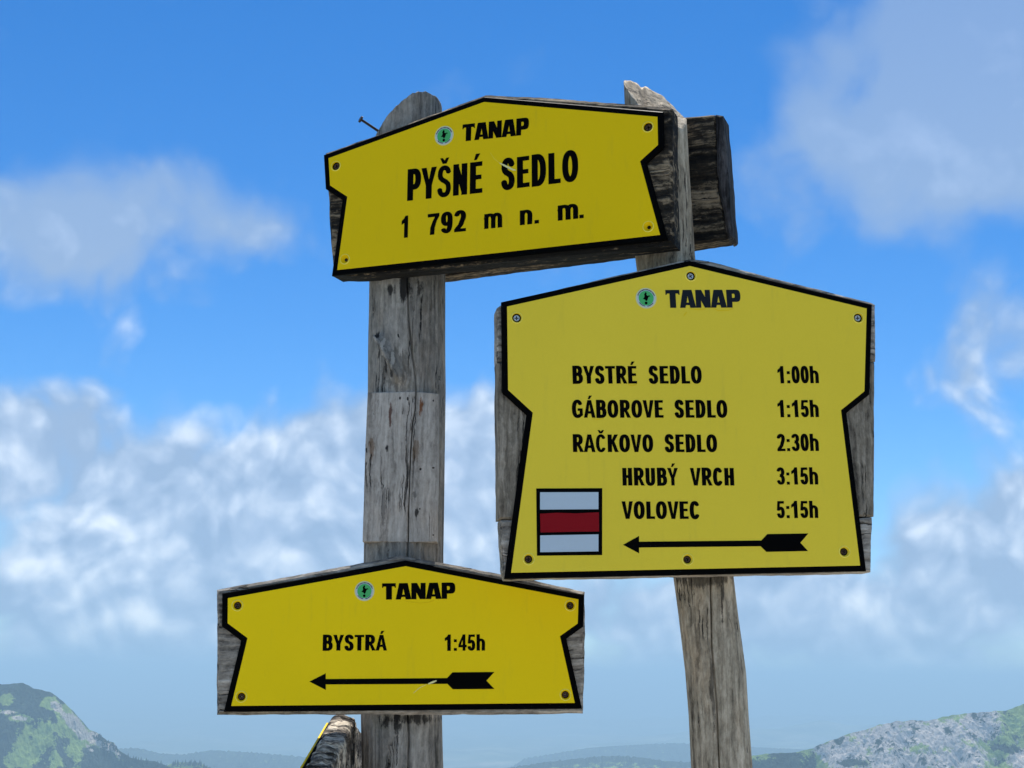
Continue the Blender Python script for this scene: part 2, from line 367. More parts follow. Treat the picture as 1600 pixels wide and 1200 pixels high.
# ------------------------------------------------------------------ lettering
GLYPHS = {
 'P': (57, [[5,0.2,27,0.2,27,33.8,37.5,34.8,43.8,37.4,48.9,41.8,51.5,45.5,53.7,50.2,55.1,55.2,55.9,60.5,56.2,67.8,55.9,75.5,55.1,80.8,53.8,85.5,51.5,90.6,48.2,95.1,43.8,98.6,38.8,100.8,31.5,101.9,5.1,101.8], [27.2,51.9,27,83.8,31.2,84,33.1,80.8,34.1,77.5,34.8,68.2,34.6,62.2,34,58.2,32.2,53.1,31.2,52]]),
 'Y': (58, [[18.2,0,40,0.2,40.1,42.2,57.8,100,38.5,99.9,29.2,60.7,28.8,60.7,19.5,99.9,0.1,99.8,17.9,42.2]]),
 'S': (57, [[11.5,4.2,14.8,1.5,17.8,-0.2,23.5,-2,28.2,-2.4,32.5,-2.1,37.8,-0.7,43,2.2,45.8,4.7,48.1,7.5,50.4,11.8,52.6,18.8,53.2,23.8,52.8,33.8,49.8,44.5,42.2,54.2,30.2,61,27.5,64.5,26.2,68.8,26.7,78.2,27.7,82.2,28.8,84.1,30.5,81.2,31.8,75.9,32.7,75.8,35.8,73.2,38.8,72.1,42.8,71.9,46.8,72.9,49.7,74.8,51.8,78.1,52.8,78.5,50.9,86.5,49.1,90.5,46.8,93.8,43.5,97.2,40.5,99.2,34.5,101.6,28.8,102.2,24.5,101.9,19.8,100.6,17.4,99.5,14.4,97.5,11.1,94.2,7.8,88.5,6.3,84.2,5,76.5,4.8,67.5,7.5,57.8,14.8,48.3,26.8,41.5,30,37.5,31.6,31.8,31.8,24.5,31.5,21.8,30.3,17.8,28.5,15.4,27.4,16.2,26,18.8,24.7,26.2,23.8,26.5,21.2,29.1,18.8,30.4,14.5,31.2,10.2,30.5,7.1,28.8,4.4,25.5,3.4,25.2,4.4,17.8,5.6,13.5,8.7,7.5]]),
 'N': (62, [[5,0.2,26,0.2,26.2,37.7,36,8.8,36,0.2,57,0.2,56.8,100,36,99.8,35.8,62.3,26,91.2,26,99.8,5,99.8]]),
 'E': (54, [[5,0.2,51,0.2,50.8,14.5,27.2,14.5,27,14.8,27,43.8,47,44.2,46.8,58,27,58.2,27,85.8,49.8,86,49.8,100,5,99.8]]),
 'D': (61, [[5.2,-1.7,27.2,-1.6,32.5,-1,38.2,1,42.8,4.1,45.8,7,48.5,10.5,51.3,15.5,54.5,24.5,56.5,35.8,57.2,49.8,56.5,63.8,54.5,75.5,51,85.2,48.7,89.2,46,92.8,41.1,97.2,37.5,99.3,32.8,100.9,26.2,101.7,5,101.5], [27.2,16.4,27.2,83.6,28.8,82.2,31.2,78.5,33.7,71.5,35.2,62.5,35.8,50.2,35.2,37.5,33.7,28.5,31.2,21.5,28.8,17.8]]),
 'L': (51, [[5,0.2,49,0.2,48.8,14.5,27.2,14.5,27,14.8,26.8,99,5,98.8]]),
 'O': (65, [[16.5,5.2,21.5,1.6,27.8,-0.6,32.5,-1,37.2,-0.6,43.2,1.4,48.2,4.9,51.2,8.1,53.5,11.5,56,16.5,58.8,25.5,60.6,36.8,61,43.2,61,56.8,59.9,69.2,57.6,78.8,53.9,87.8,50.7,92.5,47.8,95.4,44.5,97.8,38.2,100.4,32.5,101,26.8,100.4,21.5,98.4,17.5,95.7,13.8,91.9,11.1,87.8,9,83.5,6.2,74.5,5.1,68.8,4,57.2,4,42.8,5.1,30.8,7.5,20.8,9.3,15.8,13.5,8.5], [32.5,17,30.6,19.5,29.3,22.2,27.1,29.2,25.7,38.2,25.2,50.2,25.7,61.8,27.1,70.8,29.3,77.8,30.6,80.5,32.5,83,34.4,80.5,35.7,77.8,37.9,70.8,39.3,61.8,39.8,49.8,39.3,38.2,37.9,29.2,35.7,22.2,34.4,19.5]]),
 'T': (54, [[16.2,0,38,0.2,38,85.2,38.2,85.5,52.8,85.5,52.8,100,1,99.8,1.2,85.5,15.8,85.5,16,85.2]]),
 'B': (61, [[5.2,-1.7,32.5,-1.7,40.8,-0.5,46.5,1.9,51.5,5.8,55.2,10.8,57.4,16.2,58.8,22.8,59.2,29.8,58.7,37.5,57.5,43.2,55.4,48.2,51.2,54.2,52.6,56.5,54.2,60.8,55.4,66.5,55.7,72.8,55.4,78.8,54.4,84.5,52.4,89.8,49.3,94.5,45.1,98.2,39.8,100.6,32.2,101.7,5,101.5], [27.1,16.2,27,43.2,33.8,43,35.8,40.8,37.5,35.2,37.8,29.5,37.5,24.2,36.8,20.8,35.6,18.2,34.1,16.5], [27.1,62.2,27.1,83.8,31.8,83.8,32.7,82.8,33.5,80.8,34.1,77.8,34.3,72.8,33.5,65.2,31.9,62.2]]),
 'R': (62, [[5,0.2,27,0.2,27.2,36.5,32.1,27.8,42.5,0.1,61.9,0.2,47.1,33.8,42.8,41.2,42.8,41.5,46.6,43.5,50.8,47.4,53.8,51.8,55.9,57.2,57.1,63.2,57.5,70.5,57.1,77.8,56.1,83.2,53.8,89.1,50.5,94,45.8,98,40.5,100.5,32.5,101.7,5,101.5], [27.1,57.2,27.1,83.8,32.8,83.7,34.1,82.2,35,79.8,35.9,75.8,36.1,70.5,35.9,65.2,35.2,61.5,34.2,59,32.8,57.3]]),
 'A': (61, [[0.2,0,18,0.2,23.2,23,38,22.8,43.2,0,61,0.2,40.5,99.9,20.5,99.8], [25.3,37.2,30.5,75.9,35.7,37.2]]),
 'V': (58, [[19,0.2,39,0.2,57.8,100,39,99.8,29.2,29.2,28.8,29.2,19,99.8,0,99.8]]),
 'K': (62, [[5,0.2,27,0.2,27,42.2,27.8,43.7,42,0.2,61.9,0.2,40.1,60.8,60.8,99.9,40.9,99.8,27.2,69.7,27,99.8,5,99.8]]),
 'H': (62, [[5,0.2,27,0.2,27.2,43,35,42.8,35,0.2,57,0.2,56.8,100,35,99.8,34.8,59,27,59.2,27,99.8,5,99.8]]),
 'U': (62, [[14.3,4.5,18.5,1.3,21.5,-0.2,24.8,-1.2,30.8,-1.9,36.5,-1.4,41.5,0.2,44.4,1.8,47.2,4,50.2,7.5,53.4,13.5,55.6,20.8,56.6,29.5,56.5,100,35.3,99.8,35.2,30.2,33.9,21.5,32.6,17.8,31.2,16,30.6,16.2,29.6,17.5,28.2,21.2,26.8,30.2,26.7,99.8,5.3,99.8,5.3,35.8,5.8,25.2,7.2,17.5,8.6,13.5,11.6,7.8]]),
 'C': (61, [[16.5,2.8,20.8,-0.2,26.5,-2.1,30.8,-2.4,34.5,-2,39.8,-0.3,44.2,2.5,47.5,6.1,51.1,12.2,53.7,19.2,52.9,19.8,51.3,23.2,48.8,25.4,45.2,26.9,41.2,27.1,37.8,26.4,34.2,24,33.2,23.9,30.5,17.3,28.9,20.8,27.2,26.8,25.5,39.2,25.3,56.2,26.6,69.8,28,76.5,30,81.8,30.5,82.7,33.2,76.1,34.2,76,37.8,73.6,41.8,72.8,45.8,73.3,49.2,74.8,51.3,76.8,52.9,80.2,53.7,80.8,51,88.2,46.8,94.8,44.2,97.5,41.2,99.6,35.2,101.9,30.5,102.4,25.2,101.8,20.5,100,16.5,97.2,12.3,92.2,10,88.2,7.3,80.8,5.4,72.2,4.2,62.2,3.8,50.2,4.2,38.2,5.3,28.2,7.3,19.2,10,11.8,12.3,7.8]]),
 'G': (66, [[16.8,3.8,21.2,0.6,26.2,-1.5,29.8,-2.2,34.2,-2.4,39.5,-1.6,44,0.2,47.5,2.4,51.5,6.4,52.2,6.1,61,14.2,60.8,53,34.2,53,34,39.2,44.5,38.8,44.5,22.2,40.2,21.4,36.5,19.4,35.8,19.5,33.8,16.4,32.8,15.7,30,19.8,27.2,28.2,25.9,35.8,25.2,45.2,25.6,61.5,27.5,73.2,29.4,78.8,31.5,82.8,32.8,84.3,33.9,83.5,36.1,79.8,38.2,74.3,39.2,74.3,42.2,72.3,45.5,71.3,49.8,71.4,53.5,72.8,56,74.8,57.9,78.5,58.7,78.8,56,86.5,51.5,93.7,49.2,96.2,45.8,98.8,41.8,100.8,37.8,102,31.8,102.4,26.5,101.6,21.8,99.7,18.8,97.8,16.2,95.5,12.9,91.5,9.4,85.2,7.8,80.8,5.7,72.5,4.3,62.8,3.8,51.5,4.2,39.2,5.3,29.5,7.4,20.5,10.2,13.2,12.5,9.1]]),
 '1': (48, [[18.2,0,37,0.2,36.8,100,23.2,100,17.1,88.2,5,77.8,5.1,60.2,17.8,67.9,18,67.5]]),
 '0': (48, [[13.2,3.4,18.2,0.2,23.8,-0.9,29.8,0.2,34.2,2.8,37.6,6.8,41.1,14.2,42.5,19.2,44.4,29.8,45.4,42.5,45.4,57.5,44.4,70.2,42.4,81.2,39.5,89.8,37.4,93.5,35.2,96.2,30.5,99.5,25.2,100.8,22.2,100.7,17.2,99.4,13.5,96.9,10.6,93.5,8.5,89.8,6.8,85.5,4.5,76.2,3.6,70.2,2.7,57.8,2.5,49.8,2.7,42.2,3.6,29.5,5.5,19.2,6.9,14.2,10.4,6.8], [23.8,18.8,21.3,31.2,20.3,50.2,21.3,68.8,23,78.2,23.8,81.2,24.2,81.2,26.7,68.8,27.7,49.8,26.7,31.2,25,21.8,24.2,18.8]]),
 '7': (48, [[11.2,0,27,0.2,29,32.2,35,61.8,44.9,85.8,44.8,99,3,98.8,3.2,83,28.9,82.8,20,59.8,13,34.2]]),
 '9': (48, [[9.6,5.8,12.2,3.5,14.8,1.8,19.2,0.2,24.5,-0.4,29.9,0.8,33.5,3.1,37.5,7.8,40.2,13.8,42.4,21.5,44.3,34.2,44.9,44.5,45,67.8,44.1,78.8,42.8,84.1,41.3,88.2,38.7,92.8,34.8,96.8,31.2,99,28.8,99.7,24.2,100.4,19.2,99.7,16.6,98.8,12.8,96.5,9.3,92.8,7,88.8,5.2,84.2,4,79.2,3.2,73.2,3.3,60.5,5,50.5,7,45.2,9.6,40.8,13.8,36.8,18.5,34.4,26.4,33.5,24.8,23.8,22.5,16.7,21.1,21.2,17.2,23.8,13.8,24.6,10.8,24.4,7.8,23.3,5.8,21.7,4.3,18.8,3.6,18.5,5.7,11.8,7.3,8.8], [23.8,50.1,22.4,53.5,21.5,57.2,20.8,67.2,21.5,76.8,22.4,80.5,23.5,83.3,24.2,83.9,25.6,80.5,26.5,76.8,27.2,66.8,26.5,57.2,25.6,53.5,24.5,50.7]]),
 '2': (48, [[3,0.2,45,0.2,44.8,14.5,24.8,14.5,34.8,29.8,40,48.2,44.1,60.5,45.3,71.8,44.4,81.8,43.3,85.8,41.4,90.2,39.2,93.5,35.8,96.8,31.8,99.1,27.8,100.3,25.2,100.6,20.2,100.3,15.8,99,11.8,96.5,8.6,93.2,6.5,89.8,4.7,85.8,3.7,81.8,3.1,77.2,4.2,77,6,74.8,8.5,73.3,11.2,72.6,14.2,72.6,17.2,73.5,19.8,75.4,21.2,75.5,22.4,81.5,23.2,83.5,24.2,84.5,26.3,79.2,26.9,72.2,26,63.2,22.2,51.8,17.4,34.8,6.8,19.5,5.2,14.5,3.2,14.5,3,14.2]]),
 '3': (48, [[10.1,4.8,14.8,1.5,20.5,-0.2,26.8,-0.1,32.1,1.5,36.9,4.8,40.1,8.8,42.5,13.6,44,18.8,44.8,23.8,45,29.8,44.5,36.5,43.6,41.2,41.9,45.8,39.5,50.1,37.7,52.2,39.5,54.5,41.4,58.2,43.1,63.5,43.8,68.5,44,73.8,43.5,80.2,42.6,84.5,41.1,88.5,38.4,93.2,34.2,97.2,28.5,99.8,23.5,100.4,18.8,99.8,16.2,99,12.2,96.7,8.8,93.4,6.3,89.5,4.5,84.8,3.6,80.5,3.5,80.2,5,79.8,7.2,77.4,9.2,76.3,12.2,75.5,15.5,75.8,19.5,77.8,21.1,77.8,21.8,81.2,23.5,85,25.2,81.2,25.9,77.8,26.1,69.5,25.5,65.8,24.2,62.2,18.5,61.2,19.9,54.5,18.6,52.2,18.3,49.8,16.5,46.5,23.3,43.5,25.3,40.5,26.9,34.5,27.2,30.2,26.5,21.2,25.6,18.2,23.5,14.7,21.5,17.8,19.8,24.7,18.2,24.6,13.8,26.5,10.5,26.5,7.5,25.7,4.2,22.9,2.5,22.6,3.2,17.8,4.8,12.8,7.1,8.5]]),
 '5': (48, [[11.3,4.8,15.5,1.7,18.5,0.5,23.8,-0.4,29.8,0.5,32.2,1.6,36.5,4.6,39.6,8.5,42.1,13.8,43.7,19.2,44.6,24.8,45,32.2,44.7,39.5,43.9,45.5,42.1,52.2,40.2,56.5,37.3,60.5,32.7,64.2,30.5,65.2,25.8,66.3,19.5,65.8,19.5,66.2,21.2,84.5,42.8,84.5,42.8,99,9,98.8,4,44.2,6.5,44.7,13.2,43.1,17.5,43.4,21.2,45.5,24.2,49.9,26.3,43.5,27,38.5,27.2,32.5,26.9,26.5,26.2,21.8,24.2,16.1,23.8,16.1,22.8,18.5,20.8,27.6,17.8,27.3,14.8,28.4,11.8,28.5,9,27.8,6.2,26.2,3.4,25.8,4.2,19.8,5.7,14.2,8,9.2]]),
 '4': (48, [[2,21.2,24.8,21,25,0.2,40,0.2,40,20.8,47,21.2,47,35.8,40,36.2,39.8,100,26,99.8,2.1,36.2], [15.2,36,24.8,67.5,25,36.2]]),
 'h': (53, [[4,0.2,22,0.2,22,49.2,23.6,55.5,25.2,58.2,26.8,59,28.2,58.7,29.9,56.5,31.5,51.8,32,48.5,31.2,0.5,31.5,0.1,48.5,-0.1,49,0.2,50,44.2,49.8,49.5,48.9,54.8,47.8,58.8,46,62.8,43.5,66.5,40,69.8,36.2,72.1,31.5,73.5,25.8,73.9,22,73.5,21.8,100,4,99.8,4,50.5,3.4,47.8,4,47.2]]),
 'n': (53, [[4,0.2,22,0.2,22,49.2,23.6,55.5,25.2,58.2,26.8,59,28.2,58.7,29.9,56.5,31.5,51.8,32,48.5,31.2,0.5,31.5,0.1,48.5,-0.1,49,0.2,50,43.8,49.1,54.2,47.9,58.5,46.4,62.2,43.8,66.1,40.5,69.5,36.2,72.1,31.2,73.6,26.2,73.9,20.2,73,4,72.8,4,50.5,3.4,47.8,4,47.2]]),
 'm': (80, [[4,0.2,22,0.2,22,52.8,23.7,56.5,25.2,57.7,26.5,58,28.8,57.7,30.7,55.8,32.3,51.8,32.6,50.2,32.1,48.8,32.8,48.5,33,0.2,52,0.2,51.9,47.5,54.1,55.2,55.6,57.5,56.8,58,58,57.8,59.4,56.2,60.8,52.2,61.3,49.2,61.5,0.2,80.5,0.2,80.2,50.5,79.6,54.8,78.3,59.2,76.4,63.2,73.7,66.8,70.5,69.8,67,71.8,60.5,73.7,55.2,73.8,50.2,73,45.7,71.2,42.5,68.9,36.8,72.2,30.8,73.7,25.2,73.9,19.5,73,4.2,73,4,58.2,2.5,51.5,2.5,46.2,3.8,46,4,45.5]]),
 '.': (26, [[5,0.2,21,0.2,20.8,17,5,16.8]]),
 ':': (28, [[6,0.2,22,0.2,21.8,17,6,16.8], [6,53.2,22,53.2,21.8,70,6,69.8]]),
 'Š': (57, [[11.6,5.2,16.2,1.9,19.5,0.5,23.5,-0.5,28.5,-0.9,32.5,-0.6,37.8,0.6,42.7,3.2,45.5,5.4,48,8.2,50.4,12.2,52.8,19.2,53.5,23.8,53.1,33.8,49.9,44.5,40.4,53.5,28.2,60.3,23.6,64.5,22.3,68.8,22.5,75.5,23.4,80.5,25,83.8,27.2,85.7,30.2,85.7,32.1,84.5,34.2,81.3,35.5,76.1,36.8,75.9,38.7,74.5,40.8,73.7,44.2,73.3,47.5,74,49.8,75.4,51.8,77.9,53,78.5,52.2,82.5,50.8,86.5,48.9,90.2,46.5,93.3,42.2,97,38.7,98.8,34.5,100.1,28.8,100.7,23.8,100.3,19.2,99,15.5,97.1,12.2,94.4,9.5,91.1,7.5,87.5,5.3,80.8,4.7,76.2,4.5,67.5,7.5,57.6,16.5,49,28.5,42.4,33.8,37.6,35.5,31.8,35.7,24.5,34.7,19.5,32.8,16,31.5,14.7,30.2,14.1,26.4,14.2,24,15.8,22.4,18.5,21.6,20.8,20.8,26.2,19.6,26.5,16.2,29,12.8,29.7,9.5,29.3,6.8,28.1,4.2,25.4,3.1,25.2,4.2,17.8,5.5,13.8,7.5,10.1], [21.9,106.2,36.1,106.2,45.9,124.8,35.5,125,28.8,116.2,22.5,125,12.2,124.9]]),
 'É': (54, [[5,0.2,51,0.2,50.8,14.5,27.2,14.5,27,14.8,27,43.8,47,44.2,46.8,58,27,58.2,27,85.8,49.8,86,49.8,100,5,99.8], [19.2,106,29.1,106.2,41.8,125.9,26,125.8]]),
 'Á': (61, [[0.2,0,18,0.2,23.2,23,38,22.8,43.2,0,61,0.2,40.5,99.9,20.5,99.8], [25.3,37.2,30.5,75.9,35.7,37.2], [23.2,106,33.1,106.2,45.8,125.9,30,125.8]]),
 'Ý': (58, [[20.2,0.1,37.9,0.2,38,42.2,57.8,100,38.5,99.9,29.2,60.7,28.8,60.7,19.5,99.9,0.1,99.8,20,42.2], [21.2,106,31.1,106.2,43.8,125.9,28,125.8]]),
 'Č': (61, [[15.2,5.5,17.8,3.2,20.8,1.3,25.8,-0.5,31.5,-0.9,35.5,-0.4,38.8,0.7,43.6,3.5,48.3,8.5,50.7,12.5,53.6,19.5,52.5,20.2,50.8,22.9,48.5,24.6,45.2,25.6,41.5,25.4,37.8,23.7,36.5,23.5,33.3,16.5,31.5,14.4,30.2,14,28.8,15,26.7,18.2,23.6,26.8,22.1,34.5,21.4,43.8,21.7,60.8,23.6,73.5,26.8,82.1,29,85.2,30.8,86,32.3,84.8,34.3,81.8,36.5,76.5,37.8,76.3,40.6,74.8,43.2,74.3,46.2,74.5,49.2,75.7,51.2,77.5,52.8,80.2,53.6,80.5,50.6,87.8,46.5,93.8,43.5,96.6,40.5,98.5,35.5,100.4,30.5,100.9,25.2,100.3,20.8,98.7,17.8,96.8,15.2,94.5,12.4,91.2,8.9,84.5,7.3,80.2,5.3,72.2,4,62.2,3.6,56.2,3.6,43.5,4.5,32.8,6.2,23.5,8.8,15.6,12.4,8.8], [23.9,106.2,38.1,106.2,47.9,124.8,37.5,125,30.8,116.2,24.5,125,14.2,124.9]]),
 'tT': (85, [[26.2,0,62,0.2,62,79.8,76.8,80,80.9,72.2,85.8,72,85.8,100,2,99.8,2.2,72,7.1,72.2,11.2,80,26,79.8]]),
 'tA': (93, [[0.2,0,31.8,0,36.2,15,57.8,15,61.2,0,96,0.2,73.8,100,21,99.8], [40.2,29,47.8,65.2,48.2,65.1,55,29.2]]),
 'tN': (92, [[3,0.2,34,0.2,34.2,41.2,55.9,0.2,91,0.2,90.8,100,60,99.8,59.8,58.8,38.1,99.8,3,99.8]]),
 'tP': (90, [[4,0.2,36.8,0,37.2,32,59.8,32,68.8,32.5,74.2,33.9,78.5,36.3,81.9,39.5,84.5,43.6,86.4,48.8,87.6,55.2,88,65.8,87.6,76.5,86.4,83.2,84.6,88.2,81.9,92.5,78.5,95.7,74.2,98.1,68.5,99.5,59.8,100,4,99.8], [37.2,54,37,77.8,45.8,78,49.2,77.4,51.2,76,52.6,73.8,53.7,70.5,54,66.2,53.7,61.5,52.6,58.2,51.2,56,48.8,54.5,45.8,54]]),
}

WIDE = {'T': 'tT', 'A': 'tA', 'N': 'tN', 'P': 'tP'}
def word(parent, mat, fr, text, p0, p1, ptop, d0, d1, wide=False):
    """text set between the baseline points p0 and p1 (picture measurements of the real
    sign), cap height reaching ptop; a blank in the text is half a cap wide"""
    a = Vector(fr.uv(*p0, d1)); b = Vector(fr.uv(*p1, d1)); t = Vector(fr.uv(*ptop, d1))
    ex = (b-a); L = ex.length; ex.normalize(); ey = Vector((-ex.y, ex.x))
    cap = abs((t-a).dot(ey))
    keys = [WIDE[c] if wide else c for c in text]
    adv = [GLYPHS[k][0] if k != ' ' else 40 for k in keys]
    ink0 = min(x for l in GLYPHS[keys[0]][1] for x in l[0::2])
    ink1 = max(x for l in GLYPHS[keys[-1]][1] for x in l[0::2])
    total = sum(adv[:-1]) + ink1 - ink0
    sx = L/total; sy = cap/100; x = -ink0
    for k, ad in zip(keys, adv):
        if k != ' ':
            loops = []
            for l in GLYPHS[k][1]:
                loops.append([tuple(a + ex*((x+l[i])*sx) + ey*(l[i+1]*sy)) for i in range(0, len(l), 2)])
            # outer contours and the holes that lie inside them
            outs = [l for l in loops if abs(area2(l)) > 0 and not any(inside(l[0], o) for o in loops if o is not l)]
            geo = Geo()
            for o in outs:
                hs = [l for l in loops if l is not o and l not in outs and inside(l[0], o)]
                geo.prism(o, d0, d1, hs, back=False)
            obj('letter' if k[-1].isalpha() else ('digit' if k.isdigit() else 'dot'), geo.mesh('letter'), mat, parent)
        x += ad
def inside(p, poly):
    c = False; n = len(poly)
    for i in range(n):
        a = poly[i-1]; b = poly[i]
        if (a[1] > p[1]) != (b[1] > p[1]) and p[0] < (b[0]-a[0])*(p[1]-a[1])/(b[1]-a[1])+a[0]: c = not c
    return c

# ------------------------------------------------------------------ parts of a sign
def jagged(poly, step=.009, amp=.0006, seed=0):
    out = []; n = len(poly)
    for i in range(n):
        a = Vector(poly[i]); b = Vector(poly[(i+1) % n]); L = (b-a).length
        k = max(1, int(L/step)); e = (b-a).normalized(); nn = Vector((-e.y, e.x))
        for j in range(k):
            q = a.lerp(b, j/k)
            if j: q = q + nn*amp*(noise.noise(Vector((q.x*60, q.y*60, seed)))*1.0+noise.noise(Vector((q.x*25, q.y*25, seed+9)))*1.2)
            out.append((q.x, q.y))
    return out
def plank(parent, mat, outline, d0, d1, name='plank', bevel=.003, amp=.0006, seed=1, label=None):
    g = Geo(); g.prism(jagged(ccw(outline), amp=amp, seed=seed), d0, d1, bevel=bevel)
    o = obj(name, g.mesh(name), mat, parent)
    if label: o['label'] = label
    return o
def screw(parent, yellow, c, d, kind, r=.0080):
    """countersunk hole through the yellow layer into the black core, screw head sunk in it"""
    n = 28
    def lathe(prof):
        vs = [(c[0]+rr*math.cos(2*math.pi*i/n), -dd, c[1]+rr*math.sin(2*math.pi*i/n)) for rr, dd in prof for i in range(n)]
        return vs, [(j*n+i, j*n+(i+1) % n, (j+1)*n+(i+1) % n, (j+1)*n+i) for j in range(len(prof)-1) for i in range(n)]
    ry = {'steel': .0068, 'dark': .0072, 'dimple': .0030, 'rusty': .0058}[kind]
    dy = d-.0020-(r-ry)*.7
    s = obj('screw_hole', mk('screw_hole', *lathe([(r+.0001, d+.0008), (r-.0008, d), (ry, dy)]), True), yellow, parent)
    obj('stress_ring', mk('stress_ring', *lathe([(r+.0013, d-.0001), (r+.0008, d+.0008), (r+.0001, d+.0008)]), True), M['stress'], s)
    obj('core_ring', mk('core_ring', *lathe([(ry, dy), (ry*.8, dy-.0022), (ry*.1, dy-.0030)]), True), M['black'], s)
    hr = ry*(.74 if kind == 'steel' else .80); hd = dy-.0002
    if kind == 'dimple': hd = dy-.0012
    g = Geo(); k1, k2 = hr*.17, hr*.66
    cross = []; a0 = random.uniform(0, 1.2)
    for q in range(4):
        an = a0+q*math.pi/2
        for (rx, ry_) in ((k2, -k1), (k2, k1), (k1, k1)):
            cross.append((c[0]+rx*math.cos(an)-ry_*math.sin(an), c[1]+rx*math.sin(an)+ry_*math.cos(an)))
    g.prism(circle(c, hr, 24), hd-.0016, hd, [cross], bevel=.0006, back=False)
    obj('screw_head', g.mesh('screw_head'), M['steel' if kind == 'steel' else 'rusty'], s)
def poly_geo(loops, d0, d1, name, mat, parent, bevel=0):
    g = Geo()
    for l in loops: g.prism(l, d0, d1, bevel=bevel, back=False)
    return obj(name, g.mesh(name), mat, parent)

def emblem(parent, fr, cx, cy, rpx, d):
    c = fr.uv(cx, cy, d); e = fr.uv(cx, cy-rpx, d); r = math.hypot(e[0]-c[0], e[1]-c[1])
    base = poly_geo([circle(c, r, 40)], d-.0001, d+.0003, 'emblem', M['pale'], parent)
    poly_geo([circle(c, r*.86, 40)], d+.0003, d+.0005, 'white_ring', M['white'], base)
    poly_geo([circle(c, r*.72, 36)], d+.0005, d+.0007, 'green_disc', M['green'], base)
    k = r*1.08
    P = lambda pts: [(c[0]+x*k, c[1]+y*k) for x, y in pts]
    fig = [P([(-.04,.56),(.06,.44),(.02,.30),(.12,.22),(.30,.26),(.38,.16),(.22,.14),(.16,-.02),(.10,-.20),(-.02,-.28),(-.10,-.14),(-.30,-.08),(-.20,.02),(-.14,.16),(-.18,.34)]),
           circle((c[0]-.01*k, c[1]-.44*k), .13*k, 10)]
    poly_geo(fig, d+.0007, d+.0009, 'goat_figure', M['ink'], base)
    ticks = []
    for i in range(17):                       # tiny lettering round the upper rim, too small to read
        a = R(20+140*i/16); w = .045 if i % 3 else .03
        for rr, tw in ((.77, w),):
            ca, sa = math.cos(a), math.sin(a)
            q = [(-tw, -.05), (tw, -.05), (tw*.6, .05), (-tw, .04)]
            ticks.append([(c[0]+k*(ca*(rr+y)+sa*x), c[1]+k*(sa*(rr+y)-ca*x)) for x, y in q])
    for s0 in (-1, 1):
        arc = [((.755)*math.cos(R(-90+s0*t)), (.755)*math.sin(R(-90+s0*t))) for t in range(8, 62, 6)]
        arc += [((.70)*math.cos(R(-90+s0*t)), (.70)*math.sin(R(-90+s0*t))) for t in range(56, 6, -6)]
        ticks.append(P(arc))
    poly_geo(ticks, d+.0005, d+.00075, 'rim_mark', M['ink'], base)
def arrow(parent, fr, pts, d, mat):
    return poly_geo([[fr.uv(x, y, d) for x, y in pts]], d-.0001, d+.0003, 'arrow', mat, parent)
def panel(parent, fr, outline, d, yellow, border, holes):
    """black core plate with bevelled rim, yellow face let into it"""
    out = ccw([fr.uv(x, y, d) for x, y in outline])
    hs = [circle(fr.uv(x, y, d), .0080, 28) for x, y, k in holes]
    g = Geo(); g.prism(out, d-.006, d, hs, bevel=.0014)
    p = obj('panel', g.mesh('panel'), M['black'], parent)
    inn = inset(out, border)
    g = Geo(); g.prism(inn, d-.0005, d+.0004, hs, bevel=.0003, back=False)
    obj('yellow_face', g.mesh('yellow_face'), yellow, p)
    for x, y, k in holes: screw(parent, yellow, fr.uv(x, y, d), d+.0004, k)
    return p
def lettering(parent, fr, rows, d, name, mat, wide=False):
    for r in rows:
        for (t, p0, p1, pt) in r: word(parent, mat, fr, t, p0, p1, pt, d-.0001, d+.0003, wide)
def scratch(parent, fr, pts, wpx, d, mat=None):
    L = []; Rr = []
    for i, (x, y) in enumerate(pts):
        a = pts[max(0, i-1)]; b = pts[min(len(pts)-1, i+1)]; dx, dy = b[0]-a[0], b[1]-a[1]; l = math.hypot(dx, dy)
        w = wpx*(.15+.85*math.sin(math.pi*(i+.5)/len(pts)))/2
        L.append(fr.uv(x-dy/l*w, y+dx/l*w, d)); Rr.append(fr.uv(x+dy/l*w, y-dx/l*w, d))
    poly_geo([L+Rr[::-1]], d-.0001, d+.0002, 'scratch', mat or M['scratch'], parent)

# ================================================================== the land
def fbm(x, y, z, o=4):
    return noise.fractal(Vector((x, y, z)), 0.9, 2.1, o)
RE = 6371000.0
def land_z(x, y):
    r = math.hypot(x, y)
    z = 0.0
    if r > 6:
        z = -1100*(1-math.exp(-(r-6)/1500.0))
        z += min(1, (r-6)/60)*(.6*fbm(x*.05, y*.05, 0) + min(r, 3000)*.02*fbm(x*.0015, y*.0015, 3))
    if r > 11000:
        k = min(1, (r-11000)/6000)
        hills = max(0, fbm(x*.00006, y*.00011, 9, 5)+.12)
        z += k*(hills*430 + 40*fbm(x*.0006, y*.0006, 4))
    return z - r*r/(2*RE)
angs = []
a = -180.0
while a < 180:
    angs.append(R(a)); a += .22 if abs(a) < 27 else 4.0
rads = [0.0]; r = .6
while r < 122000: rads.append(r); r *= 1.055
vs = [(0, 0, land_z(0, 0))]; fs = []
n = len(angs)
for r in rads[1:]:
    for a in angs: x, y = r*math.sin(a), r*math.cos(a); vs.append((x, y, land_z(x, y)))
for i in range(n): fs.append((0, 1+(i+1) % n, 1+i))
for j in range(len(rads)-2):
    for i in range(n):
        k = (i+1) % n; fs.append((1+j*n+i, 1+j*n+k, 1+(j+1)*n+k, 1+(j+1)*n+i))
m, nb, bs = new_mat('land')
tc = nb.n('ShaderNodeTexCoord').outputs['Object']
fld = nb.noise(tc, .0009, 6, .6); fin = nb.noise(tc, 2.0, 5, .6); vor = nb.n('ShaderNodeTexVoronoi', Vector=tc, Scale=.0016)
